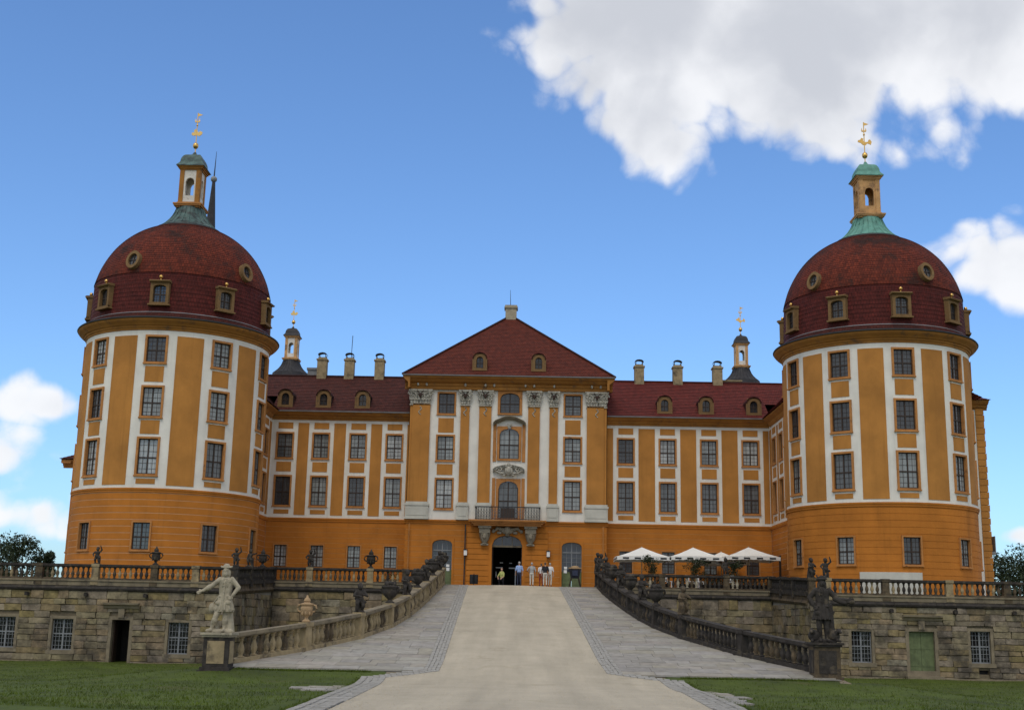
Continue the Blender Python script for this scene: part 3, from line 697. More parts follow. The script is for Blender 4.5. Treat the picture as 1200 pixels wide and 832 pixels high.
# ------------------------------------------------------------------ round towers
TR = 6.12
def lathe_courses(prof, step=.30, lift=.03):
    """resample a profile into tile courses with a small lip each"""
    out = []; pts = [prof[0]]
    for p, q in zip(prof, prof[1:]):
        L = math.dist(p, q); n = max(1, round(L/step))
        for i in range(1, n+1): pts.append((p[0]+(q[0]-p[0])*i/n, p[1]+(q[1]-p[1])*i/n))
    for a, b in zip(pts, pts[1:]):
        t = Vector((b[0]-a[0], b[1]-a[1])).normalized(); nx_, nz_ = t.y, -t.x
        out += [(a[0]+nx_*lift, a[1]+nz_*lift), b]
    return out
def smooth_prof(P, n=6):
    out = []
    for i in range(len(P)-1):
        p0, p1, p2, p3 = P[max(0, i-1)], P[i], P[i+1], P[min(len(P)-1, i+2)]
        for k in range(n):
            t = k/n
            out.append(tuple(.5*((2*p1[j])+(-p0[j]+p2[j])*t+(2*p0[j]-5*p1[j]+4*p2[j]-p3[j])*t*t+(-p0[j]+3*p1[j]-3*p2[j]+p3[j])*t**3) for j in (0, 1)))
    return out+[P[-1]]
def arch_wall(mb, w_, h, ow, z0, sp, rise, th, cx, cy, z, rz, mi=0):
    """a wall slab with a through arch, rotated about the vertical at (cx, cy)"""
    n = 8; xs = [-ow+2*ow*i/n for i in range(n+1)]; zs = [sp+rise*math.sqrt(max(0, 1-(x/ow)**2)) for x in xs]
    t = MB(); t.box(-w_, -ow, 0, th, 0, h); t.box(ow, w_, 0, th, 0, h); t.box(-ow, ow, 0, th, 0, z0)
    for a, b, za, zb in zip(xs, xs[1:], zs, zs[1:]): t.hexa([(a, 0, za), (b, 0, zb), (b, th, zb), (a, th, za), (a, 0, h), (b, 0, h), (b, th, h), (a, th, h)])
    M = Matrix.Translation((cx, cy, z)) @ Matrix.Rotation(rz, 4, 'Z') @ Matrix.Translation((0, -w_, 0))
    mb.add([M @ Vector(v) for v in t.v], t.f, mi)
def vane(parent, cx, cy, z, kind):
    rod = MB().tube([(cx, cy, z), (cx, cy, z+3.05)], .035, 8); f = part('finial', rod, 'gold', parent)
    part('ball', MB().ell((cx, cy, z+.52), (.20, .20, .24)), 'gold', f, smooth='all')
    part('ball', MB().ell((cx, cy, z+2.1), (.07, .07, .09)), 'gold', f, smooth='all')
    # flat gilded bird-like vane with a crown above, cut from plate
    if kind: out = [(-.55, .10), (-.30, .02), (-.12, -.16), (.10, -.18), (.28, -.02), (.55, -.14), (.62, .12), (.48, .34), (.36, .30), (.30, .12), (.05, .10), (-.10, .22), (-.08, .42), (-.26, .46), (-.34, .30), (-.52, .26)]
    else: out = [(-.42, -.12), (-.2, -.2), (.0, -.12), (.22, -.22), (.44, -.08), (.5, .14), (.3, .24), (.16, .10), (.04, .3), (-.12, .44), (-.24, .28), (-.2, .12), (-.4, .10)]
    n = len(out); mb = MB(); sc = .85
    mb.add([(cx+x*sc, cy-.025, z+1.45+zz*sc) for x, zz in out]+[(cx+x*sc, cy+.025, z+1.45+zz*sc) for x, zz in out], [tuple(range(n)), tuple(range(2*n-1, n-1, -1))]+[(i, (i+1) % n, n+(i+1) % n, n+i) for i in range(n)])
    part('weather_vane', mb, 'gold', f)
    cr = MB(); cr.box(cx-.16, cx+.16, cy-.03, cy+.03, z+2.32, z+2.40)
    for dx in (-.14, 0, .14): cr.add([(cx+dx-.05, cy-.02, z+2.40), (cx+dx+.05, cy-.02, z+2.40), (cx+dx+.05, cy+.02, z+2.40), (cx+dx-.05, cy+.02, z+2.40), (cx+dx, cy, z+2.64)], [(0, 1, 4), (1, 2, 4), (2, 3, 4), (3, 0, 4), (0, 3, 2, 1)])
    cr.add([(cx+.02, cy-.015, z+2.78), (cx+.36, cy-.015, z+2.9), (cx+.02, cy-.015, z+3.02), (cx+.02, cy+.015, z+2.78), (cx+.36, cy+.015, z+2.9), (cx+.02, cy+.015, z+3.02)], [(0, 1, 2), (5, 4, 3), (0, 3, 4, 1), (1, 4, 5, 2), (2, 5, 3, 0)])
    part('crown', cr, 'gold', f)
def lantern(parent, cx, cy, z, copper, stone, white, kind, s=1.0):
    """flare, square lantern with four arches, bell cap and gilded finial"""
    fl = MB(); pr = smooth_prof([(2.2, 0), (1.66, .46), (1.24, 1.0), (.98, 1.66)], 4); fl.lathe([(r*s, zz*s) for r, zz in pr], 24, (cx, cy, z))
    for k in range(24):
        a = 2*math.pi*k/24; fl.tube([(cx+r*s*math.sin(a), cy-r*s*math.cos(a), z+zz*s+.01) for r, zz in pr[::2]+[pr[-1]]], .028, 4)
    part('flare', fl, copper, parent, smooth=True)
    body = MB(); zz = z+1.60*s
    for hw, a, b in ((.84, 0, .10), (.96, .10, .20), (1.01, .20, .30), (.80, .30, .42)): body.box(cx-hw*s, cx+hw*s, cy-hw*s, cy+hw*s, zz+a*s, zz+b*s)
    l = part('lantern', body, 'lantern_stone' if stone else 'trim', parent)
    z1 = zz+.42*s
    for k in range(4):
        wl = MB(); arch_wall(wl, .70*s, 2.45*s, .31*s, .50*s, 1.52*s, .31*s, .16*s, cx, cy, z1, k*math.pi/2)
        part('arch_wall', wl, white, l)
    pil = MB()
    for k in range(4):
        for dx in (-.575, .575):
            M = Matrix.Translation((cx, cy, z1)) @ Matrix.Rotation(k*math.pi/2, 4, 'Z'); t = MB().box((dx-.15)*s, (dx+.15)*s, -.75*s, -.68*s, 0, 2.4*s)
            pil.add([M @ Vector(v) for v in t.v], t.f)
    part('pilasters', pil, stone or 'ochre', l)
    z2 = z1+2.4*s; cn = MB()
    for hw, a, b in ((.78, 0, .10), (.86, .10, .2), (.93, .2, .30)): cn.box(cx-hw*s, cx+hw*s, cy-hw*s, cy+hw*s, z2+a*s, z2+b*s)
    part('cornice', cn, stone or 'ochre', l)
    cap = MB(); q = math.sqrt(2); cp = smooth_prof([(1.0, .28), (.96, .36), (.80, .58), (.74, .88), (.56, 1.2), (.18, 1.38), (.07, 1.6)], 4)
    cap.lathe([(.98*q*s, .26*s)]+[(r*q*s, zz*s) for r, zz in cp], 4, (cx, cy, z2), rot=45)
    part('cap', cap, copper, l, smooth=True)
    vane(l, cx, cy, z2+1.58*s, kind)
    return l
def dome_dormer(parent, cx, cy, ang, r, z, w_=1.25, h=1.5):
    """window in the drum, with a gilded ball on its little hood"""
    M = T(cx+r*math.sin(R_(ang)), cy-r*math.cos(R_(ang)), z, R_(ang))
    o = window(parent, M, w_, h, 'dormer_stone', 'glass_dark', name='dormer', arch=.16, fw=.19)
    hd = MB(); strip_profile(hd, [(-.20, h-.02), (-.26, h+.06), (-.16, h+.13), (.35, h+.16), (.35, h-.02)], -w_/2-.07, w_/2+.07)
    hd.box(-w_/2-.02, -w_/2+.14, .1, .5, 0, h); hd.box(w_/2-.14, w_/2+.02, .1, .5, 0, h); hd.box(-w_/2-.1, w_/2+.1, -.14, .3, -.1, 0)
    part('hood', hd, 'dormer_stone', o)
    part('ball', MB().tube([(0, .05, h+.1), (0, .05, h+.30)], .04, 6).ell((0, .05, h+.38), (.12, .12, .13)), 'gold', o, smooth='all')
def oculus(parent, cx, cy, ang, z, r, tilt):
    M = T(cx+r*math.sin(R_(ang)), cy-r*math.cos(R_(ang)), z, R_(ang)) @ Matrix.Rotation(-R_(tilt), 4, 'X')
    ring = MB(); n = 20; w_, h = .50, .66
    for k in range(n):
        a, b = 2*math.pi*k/n, 2*math.pi*(k+1)/n; P = lambda t, s_, y: (w_*s_*math.sin(t), y, h*s_*math.cos(t))
        ring.hexa([P(a, .66, -.12), P(b, .66, -.12), P(b, .66, .6), P(a, .66, .6), P(a, 1, -.12), P(b, 1, -.12), P(b, 1, .6), P(a, 1, .6)])
    o = part('oculus', ring, 'dormer_stone', parent, M=M)
    d = MB(); d.add([(w_*.68*math.sin(2*math.pi*k/n), .05, h*.68*math.cos(2*math.pi*k/n)) for k in range(n)], [tuple(range(n))]); part('pane', d, 'glass_dark', o)
    bars = MB().box(-.02, .02, .0, .04, -h*.66, h*.66).box(-w_*.66, w_*.66, .0, .04, -.02, .02); part('sash', bars, 'sash', o)
def tower_roof(t, cx, cy, drum, dome, copper, stone, white, kind, dz=0.0, seg_=96, lift=0.0):
    mb = MB(); mb.lathe([(TR-.1, 20.72), (TR+.05, 20.80), (TR+.07, 20.92), (TR+.14, 20.96), (TR+.16, 21.06), (TR+.26, 21.10), (TR+.30, 21.18), (TR+.46, 21.26), (TR+.56, 21.36), (TR+.60, 21.46), (TR+.4, 21.5)], seg_, (cx, cy, dz))
    part('cornice', mb, 'ochre', t, smooth=True)
    mb = MB(); mb.lathe([(TR+.4, 21.47), (TR+.64, 21.47), (TR+.67, 21.52), (TR+.64, 21.57), (TR+.4, 21.60)], seg_, (cx, cy, dz)); part('gutter', mb, 'metal_dark', t, smooth=True)
    fl = smooth_prof([(TR+.62, 21.56), (TR+.26, 21.70), (TR+.03, 21.98)], 4)
    mb = MB(); mb.lathe(lathe_courses(fl, .2, .015), seg_, (cx, cy, dz), uv='z'); part('flare_tiles', mb, 'tile_wing_dark', t)
    mb = MB(); mb.lathe([(6.05, 21.97), (6.10, 21.99), (6.09, 22.04), (6.02, 22.06)], seg_, (cx, cy, dz)); part('flashing', mb, 'metal_grey', t, smooth=True)
    mb = MB(); mb.lathe(lathe_courses([(6.03, 22.05), (5.94, 24.72)], .28, .015), seg_, (cx, cy, dz), uv='z')
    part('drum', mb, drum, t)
    dm = smooth_prof([(5.97, 24.72), (5.86, 25.15), (5.64, 25.85), (5.28, 26.62), (4.82, 27.35), (4.22, 28.03), (3.5, 28.62), (2.75, 29.05), (1.95, 29.36)], 5)
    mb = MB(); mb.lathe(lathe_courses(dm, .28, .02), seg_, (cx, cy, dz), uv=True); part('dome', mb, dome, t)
    mb = MB(); mb.lathe([(2.32, 29.22), (2.28, 29.36), (2.0, 29.42)], 48, (cx, cy, dz)); part('collar', mb, 'metal_dark', t)
    if lift: part('neck', MB().lathe([(2.3, 29.2), (1.93, 29.36+lift)], 24, (cx, cy, dz)), dome, t)
    lantern(t, cx, cy, 29.34+dz+lift, copper, stone, white, kind, .88 if lift else 1.0)
def tower(label, cx, cy, cols, basecols, gaps, ocs, drum, dome, copper, stone, white, kind, jointm, darkrows):
    t = thing('round_tower', label, 'tower', (cx, cy, 4.74)); fm = cyl_map(cx, cy, TR)
    rows = [(18.57, 20.47), (15.05, 17.17), (11.36, 13.86)]; hw = 6.9
    holes = [(c-hw+.6, c+hw-.6, a+.05, b-.05) for c in cols for a, b in rows]
    wl = MB(); wall(wl, -180, 180, 10.62, 20.82, holes, fm, .3, 3.0); part('wall', wl, 'white_plaster', t)
    bh = [(c-hw*.86+.4, c+hw*.86-.4, 6.72+.03, 8.57-.03) for c in basecols]
    wl = MB(); wall(wl, -180, 180, 4.4, 10.64, bh, cyl_map(cx, cy, TR-.02), .3, 3.0); part('base_wall', wl, jointm, t)
    lo = min(cols)-22; hi = max(cols)+22
    bw = [(c-hw*.86, c+hw*.86, 6.70, 8.59) for c in basecols]
    courses(t, max(-180, lo-40), min(180, hi+40), 4.5, 10.32, bw, cyl_map(cx, cy, TR-.02), 'orange_base', 3.0)
    mo = MB(); mo.lathe([(TR-.03, 10.34), (TR+.05, 10.36), (TR+.06, 10.48), (TR+.10, 10.50), (TR+.11, 10.60), (TR+.02, 10.63)], 96, (cx, cy, 0)); part('string_course', mo, 'orange_base', t, smooth=True)
    for c in cols:
        for i, (a, b) in enumerate(rows):
            M = T(cx+TR*math.sin(R_(c)), cy-TR*math.cos(R_(c)), a, R_(c))
            window(t, M, 1.46, b-a, glass='glass_dark' if i in darkrows else 'glass')
        for (a, b) in ((17.4, 18.42), (14.04, 14.92), (10.88, 11.20)): panel(t, c-5.6, c+5.6, a, b, fm, step=2.9)
    for (a, b) in gaps: panel(t, a, b, 10.82, 20.44, fm, step=2.9)
    for c in basecols:
        M = T(cx+TR*math.sin(R_(c)), cy-TR*math.cos(R_(c)), 6.70, R_(c)); window(t, M, 1.26, 1.87, fw=.10, glass='glass_dark' if c in (min(basecols),) else 'glass')
    tower_roof(t, cx, cy, drum, dome, copper, stone, white, kind)
    for c in basecols: dome_dormer(t, cx, cy, c+(.5 if kind else -.5), 6.21, 22.50, 1.2, 1.46)
    for (a, z) in ocs: oculus(t, cx, cy, a, z, 5.93, 14)
    return t
LTX, LTY, RTX, RTY = -24.41, -15.3, 23.59, -15.3
lc = [-77, -37.2, 2.8, 42.7, 83, 123]
lt = tower('round corner tower with red dome and lantern capped in blackened copper', LTX, LTY, lc, lc, [(a+12, b-12) for a, b in zip(lc, lc[1:])], [(-18, 25.6), (58.3, 25.55), (-95, 25.6)], 'tile_drum', 'tile_dome', 'copper_black', None, 'lantern_white', 0, 'joint_pale', ())
rc = [-113, -74.8, -36.7, 1.0, 38.8, 77]
rt = tower('round corner tower with red dome and lantern capped in bright green copper', RTX, RTY, rc, rc, [(a+11.4, b-11.4) for a, b in zip(rc, rc[1:])], [(-53.6, 25.5), (20.6, 25.66), (95, 25.6)], 'tile_drum', 'tile_dome', 'copper_green', 'lantern_stone', 'lantern_stone', 1, 'orange_base', (0, 1))
# bare grey plaster low on the second tower
gp = MB(); slab(gp, -29, 6, 4.7, 6.32, -.05, .02, cyl_map(RTX, RTY, TR), 3.0); part('bare_plaster', gp, 'grey_plaster', rt)
# rear pair: only the drums, domes and lanterns rise above the roofs
for (cx, lab, k) in ((-25.9, 'rear tower whose lantern rises behind the dark tiled wing roof', 0), (22.6, 'rear tower whose lantern rises behind the bright red wing roof', 1)):
    t = thing('round_tower', lab, 'tower', (cx, 31, 4))
    part('wall', MB().lathe([(TR, 3), (TR, 19.7)], 48, (cx, 31, 0)), 'orange', t)
    tower_roof(t, cx, 31, 'tile_wing_dark', 'slate_dark', 'slate_dark', 'lantern_stone', 'lantern_white', k, dz=-3.6, seg_=48, lift=2.6)
# ------------------------------------------------------------------ wings
EAVE = 19.08
def eave_profile(Y, z0, z1, out=.62):
    h = z1-z0; return [(Y+.05, z0), (Y-.07, z0), (Y-.09, z0+h*.22), (Y-.2, z0+h*.30), (Y-.24, z0+h*.52), (Y-.42, z0+h*.62), (Y-out+.06, z0+h*.86), (Y-out, z1-.02), (Y-out, z1), (Y+.05, z1)]
def chimney(parent, x, y, z0, z1, w_=.40, m='stone_sand'):
    c = MB(); c.box(x-w_, x+w_, y-w_, y+w_, z0, z1-.55); c.box(x-w_-.07, x+w_+.07, y-w_-.07, y+w_+.07, z1-.55, z1-.42); c.box(x-w_*.85, x+w_*.85, y-w_*.85, y+w_*.85, z1-.42, z1-.28)
    o = part('chimney', c, m, parent)
    k = MB()
    for dx in (-1, 1):
        for dy in (-1, 1): k.box(x+dx*w_*.7-.03, x+dx*w_*.7+.03, y+dy*w_*.7-.03, y+dy*w_*.7+.03, z1-.28, z1-.06)
    n = 6
    for i in range(n):
        a, b = math.pi*i/n, math.pi*(i+1)/n; r = w_*.95
        k.hexa([(x-r*math.cos(a), y-r, z1-.08+.2*math.sin(a)), (x-r*math.cos(b), y-r, z1-.08+.2*math.sin(b)), (x-r*math.cos(b), y+r, z1-.08+.2*math.sin(b)), (x-r*math.cos(a), y+r, z1-.08+.2*math.sin(a)), (x-r*math.cos(a), y-r, z1-.05+.2*math.sin(a)), (x-r*math.cos(b), y-r, z1-.05+.2*math.sin(b)), (x-r*math.cos(b), y+r, z1-.05+.2*math.sin(b)), (x-r*math.cos(a), y+r, z1-.05+.2*math.sin(a))])
    part('cowl', k, 'metal_dark', o); return o
def roof_dormer(parent, x, y, z, w_=1.05, h=1.3, back=2.2, tile='tile_wing_dark'):
    o = window(parent, T(x, y, z), w_, h, 'dormer_stone', 'glass_dark', name='dormer', arch=.3, fw=.22)
    hd = MB(); n = 8; hw = w_/2+.06
    for i in range(n):
        a, b = math.pi*i/n, math.pi*(i+1)/n
        P = lambda t, s_: (-hw*s_*math.cos(t), h-.38+(.50*s_)*math.sin(t))
        p, q, p2, q2 = P(a, .92), P(b, .92), P(a, 1.06), P(b, 1.06)
        hd.hexa([(p[0], -.16, p[1]), (q[0], -.16, q[1]), (q[0], back, q[1]), (p[0], back, p[1]), (p2[0], -.16, p2[1]), (q2[0], -.16, q2[1]), (q2[0], back, q2[1]), (p2[0], back, p2[1])])
    hd.box(-hw, -hw+.08, .1, back, 0, h-.38); hd.box(hw-.08, hw, .1, back, 0, h-.38)
    part('dormer_roof', hd, tile, o)
    fr = MB().box(-w_/2-.1, w_/2+.1, -.13, .1, -.08, 0); fr.box(-w_/2-.09, -w_/2, -.1, .1, 0, h-.4).box(w_/2, w_/2+.09, -.1, .1, 0, h-.4)
    part('sill', fr, 'dormer_stone', o)
def wing(label, x0, x1, cols, tile, dorms, chims, basew):
    t = thing('palace_wing', label, 'building', ((x0+x1)/2, 0, 5.3)); fm = flat_map(0.0)
    rows = [(15.30, 17.50), (11.48, 14.02)]; hw = .73
    holes = [(c-hw+.06, c+hw-.06, a+.05, b-.05) for c in cols for a, b in rows]
    wl = MB(); wall(wl, x0, x1, 10.62, 18.6, holes, fm); part('wall', wl, 'white_plaster', t)
    bw = [(c-.6, c+.6, 6.68, 8.55) for c in basew]; bh = [(a+.04, b-.04, c+.03, d-.03) for a, b, c, d in bw]
    wl = MB(); wall(wl, x0, x1, 4.9, 10.64, bh, flat_map(.02)); part('base_wall', wl, 'joint_mid', t)
    courses(t, x0, x1, 5.0, 10.30, bw, flat_map(.02), 'orange_base')
    sc = MB(); strip_profile(sc, [(.02, 10.30), (-.06, 10.33), (-.07, 10.46), (-.11, 10.48), (-.12, 10.60), (.02, 10.63)], x0, x1); part('string_course', sc, 'orange_base', t)
    for c in cols:
        for a, b in rows: window(t, T(c, 0, a), 2*hw, b-a)
        for a, b in ((17.78, 18.28), (14.30, 15.08), (10.92, 11.26)): panel(t, c-.60, c+.60, a, b, fm)
    for c in basew: window(t, T(c, 0, 6.66), 1.2, 1.9, fw=.10)
    ed = [x0+.06]+[e for c in cols for e in (c-1.02, c+1.02)]+[x1-.06]
    for a, b in zip(ed[::2], ed[1::2]):
        if b-a > .12: panel(t, a, b, 10.84, 18.26, fm)
    cn = MB(); strip_profile(cn, eave_profile(0, 18.5, EAVE), x0, x1); part('cornice', cn, 'ochre', t)
    gt = MB(); strip_profile(gt, [(-.60, EAVE+.005), (-.74, EAVE+.005), (-.76, EAVE+.09), (-.60, EAVE+.09)], x0, x1); part('gutter', gt, 'metal_grey', t)
    rx0, rx1 = (x0-4.6, x1) if x0 < -15 else (x0, x1+3.5)      # the roof runs on behind the corner tower
    rf = MB(); roof_quad(rf, (x0, -.68, EAVE+.04), (x1, -.68, EAVE+.04), (x1, 5, 23.08), (x0, 5, 23.08)); roof_quad(rf, (rx1, 10.7, EAVE+.04), (rx0, 10.7, EAVE+.04), (rx0, 5, 23.08), (rx1, 5, 23.08))
    ea, eb = (rx0, x0) if x0 < -15 else (x1, rx1); roof_quad(rf, (ea, 1.6, 20.7), (eb, 1.6, 20.7), (eb, 5, 23.08), (ea, 5, 23.08))
    r = part('roof', rf, tile, t)
    part('ridge', MB().tube([(rx0, 5, 23.1), (rx1, 5, 23.1)], .11, 8), tile, r)
    for x in dorms: roof_dormer(t, x, -.02, 19.58, 1.05, 1.32, tile=tile)
    for c in chims: chimney(t, *c)
    return t
wl_ = wing('palace wing under dark mottled tiles with pale balustrade vases before it', -20.92, -9.62, [-19.78, -16.86, -13.86, -10.92], 'tile_wing_dark', [-19.95, -16.83, -13.65], [(-17.95, 5, 22.2, 25.0), (-15.6, 5, 22.2, 25.0), (-13.0, 5, 22.2, 25.0)], [-19.65, -16.74, -13.8, -10.89])
part('lightning_rod', MB().tube([(-15.55, 5.3, 24.6), (-15.5, 5.3, 26.8)], .03, 6), 'metal_dark', wl_)
ch = MB().box(-19.4, -18.5, 6, 6.9, 22.4, 23.85).box(-19.47, -18.43, 5.93, 6.97, 23.85, 24.05); part('chimney', ch, 'metal_grey', wl_)
wr_ = wing('palace wing under bright red tiles behind the white parasols', 6.12, 19.3, [7.75, 11.11, 14.43, 17.76], 'tile_wing_red', [10.9, 14.25, 18.1], [(9.28, 5, 22.2, 24.85), (12.57, 5, 22.2, 24.85), (15.97, 5, 22.2, 24.85)], [7.75, 11.11, 14.43, 17.76])
part('roof_box', MB().box(16.4, 18.1, 5.6, 7.4, 22.6, 23.4).box(16.3, 18.2, 5.5, 7.5, 23.4, 23.5), 'stone_sand', wr_)
# side wings running forward to the towers
def side_wing(label, xi, xo, sg, yf, yb, tile, eave_o):
    """xi: inner wall plane, sg: +1 when the inner wall looks towards -X"""
    t = thing('side_wing', label, 'building', ((xi+xo)/2, 5, 4.7)); fm = side_map(xi, sg)
    rows = [(15.30, 17.50), (11.48, 14.02)]; cols = [-1.9, -4.5]
    holes = [(c-.67, c+.67, a+.05, b-.05) for c in cols for a, b in rows]
    wl = MB(); wall(wl, yf, 0, 10.62, 18.6, holes, fm); part('wall', wl, 'white_plaster', t)
    wl = MB(); wall(wl, yf, 0, 4.6, 10.64, [], side_map(xi+sg*.02, sg)); part('base_wall', wl, 'joint_pale', t)
    bw = [(-3.4, -2.6, 5.4, 8.2)]
    courses(t, yf, -.12, 5.0, 10.30, bw, side_map(xi+sg*.02, sg), 'orange_base')
    part('side_door', MB().box(min(xi, xi-sg*.01), max(xi, xi-sg*.01), -3.4, -2.6, 5.2, 8.2), 'door_dark', t)
    rz = -sg*math.pi/2
    for c in cols:
        for a, b in rows: window(t, T(xi, c, a, rz), 1.46, b-a)
        for a, b in ((17.78, 18.28), (14.30, 15.08), (10.92, 11.26)): panel(t, c-.60, c+.60, a, b, fm)
    for a, b in ((-.85, -.12), (-3.45, -2.95), (yf+.1, -5.55)): panel(t, a, b, 10.84, 18.26, fm)
    sc = MB(); strip_profile(sc, [(xi+sg*.02, 10.30), (xi-sg*.07, 10.34), (xi-sg*.12, 10.48), (xi-sg*.12, 10.60), (xi+sg*.02, 10.63)], yf, -.13, axis='y'); part('string_course', sc, 'orange_base', t)
    cn = MB(); h = EAVE-18.5; strip_profile(cn, [(xi+sg*a, z) for a, z in ((.05, 18.5), (-.07, 18.5), (-.2, 18.5+h*.3), (-.24, 18.5+h*.52), (-.56, 18.5+h*.86), (-.62, EAVE), (.05, EAVE))], yf-1, -.63, axis='y'); part('cornice', cn, 'ochre', t)
    # outer and front walls
    bd = MB(); bd.box(min(xi+sg*.3, xo), max(xi+sg*.3, xo), yf, yb, 4, eave_o-.5); part('outer_wall', bd, 'orange_base', t)
    xm = xi+sg*3.6; rd = 23.3
    rf = MB(); roof_quad(rf, (xi-sg*.68, yb, EAVE+.05), (xi-sg*.68, yf-2, EAVE+.05), (xm, yf-2, rd), (xm, yb, rd))
    roof_quad(rf, (xo, yf-2, 19.0), (xo, yb, 19.0), (xm, yb, rd), (xm, yf-2, rd)); part('roof', rf, tile, t)
    return t
sl = side_wing('narrow palace flank joining the wing to the black copper tower', -20.92, -27.5, -1, -10.5, 25, 'tile_wing_dark', 19.0)
sr = side_wing('palace flank with quoined outer corner beside the green copper tower', 19.3, 31.9, 1, -10.5, 25, 'tile_wing_red', 19.0)
# outer corner of the right flank, seen past the tower: white edge strip, brick-like quoins, eave and hipped roof
q = MB(); q.box(31.55, 32.02, -10.62, -10.4, 4.4, 18.4); part('corner_strip', q, 'white_plaster', sr)
for i in range(30):
    z = 4.7+i*.46; part('quoin', MB().box(32.03, 32.66-(.04 if i % 2 else 0), -10.66, -9.9, z+.015, z+.445), 'orange', sr)
ev = MB(); strip_profile(ev, eave_profile(-10.5, 18.4, 19.05), 28, 32.9); part('cornice', ev, 'ochre', sr)
hp = MB(); roof_quad(hp, (26, -11.2, 19.08), (33.0, -11.2, 19.08), (28, -6, 21.3), (26, -6, 21.3)); roof_quad(hp, (33.0, -11.2, 19.08), (33.0, 25, 19.08), (28, 25, 21.3), (28, -6, 21.3)); part('corner_roof', hp, 'tile_wing_red', sr)
blc = MB().box(32.3, 33.3, -9.6, -6, 8.2, 8.4); part('balcony', blc.box(33.25, 33.3, -9.6, -6, 8.4, 9.5), 'metal_grey', sr)
an = thing('annex', 'low tiled annex peeping out behind the black copper tower', 'building', (-31, -5, 4.7))
part('wall', MB().box(-33.4, -27.6, -9, 4, 4, 13.6), 'orange_base', an)
ev = MB(); strip_profile(ev, eave_profile(-9, 13.2, 13.75), -34.1, -27.6); ev.box(-34.1, -33.4, -9.6, 4, 13.5, 13.74); part('cornice', ev, 'trim', an)
hp = MB(); roof_quad(hp, (-34.2, -9.75, 13.8), (-27.6, -9.75, 13.8), (-27.6, -6, 15.6), (-30.6, -6, 15.6)); roof_quad(hp, (-34.2, 4, 13.8), (-34.2, -9.75, 13.8), (-30.6, -6, 15.6), (-30.6, 4, 15.6)); part('roof', hp, 'tile_wing_dark', an)
# slender spire behind the left dome
sp = thing('spire', 'slender black needle spire with ball behind the black copper tower', 'spire', (-26.05, -4, 22))
part('needle', MB().lathe([(1.5, 22), (.9, 26), (.42, 33), (.12, 37.4)], 8, (-26.05, -4, 0), cap=True), 'slate_dark', sp)
part('ball', MB().ell((-26.05, -4, 37.5), (.26, .26, .26)), 'metal_grey', sp, smooth='all')
part('rod', MB().tube([(-26.05, -4, 37.6), (-26.0, -4, 39.9)], [.06, .015], 6), 'metal_dark', sp)

# ------------------------------------------------------------------ entrance pavilion
PY = -1.5; PX0, PX1, PC = -9.64, 6.15, -1.62
pv = thing('entrance_pavilion', 'central entrance block with pyramid roof, deer-head capitals, balcony and main door', 'building', (PC, PY, 5.5))
fm = flat_map(PY)
WL_, WR2 = -6.69, 3.42
rows = [(18.86, 20.74), (15.12, 17.29), (11.32, 13.85)]
holes = [(c-.70, c+.70, a+.05, b-.05) for c in (WL_, WR2) for a, b in rows]
crow = [(18.96, 20.91, .42), (15.30, 18.02, .45), (10.62, 13.85, .55)]
holes += [(PC-.92, PC+.92, a+.05, b-.05) for a, b, _ in crow]
w1 = MB(); wall(w1, PX0, PX1, 10.56, 20.95, holes, fm); w1.box(PX0, PX0+.05, PY, 2, 10.56, 20.95); w1.box(PX1-.05, PX1, PY, 2, 10.56, 20.95); part('wall', w1, 'white_plaster', pv)
for c in (WL_, WR2):
    for i, (a, b) in enumerate(rows): window(pv, T(c, PY, a), 1.52, b-a, glass='glass_dark' if (i == 0 and c < 0) else 'glass')
    for a, b in ((17.45, 18.62), (14.08, 14.93)): panel(pv, c-.62, c+.62, a, b, fm)
for i, (a, b, r) in enumerate(crow): window(pv, T(PC, PY-.05, a), 1.95, b-a, glass=('glass_dark', 'glass', 'glass')[i], arch=r, fw=.2, name='window' if i < 2 else 'balcony_door')
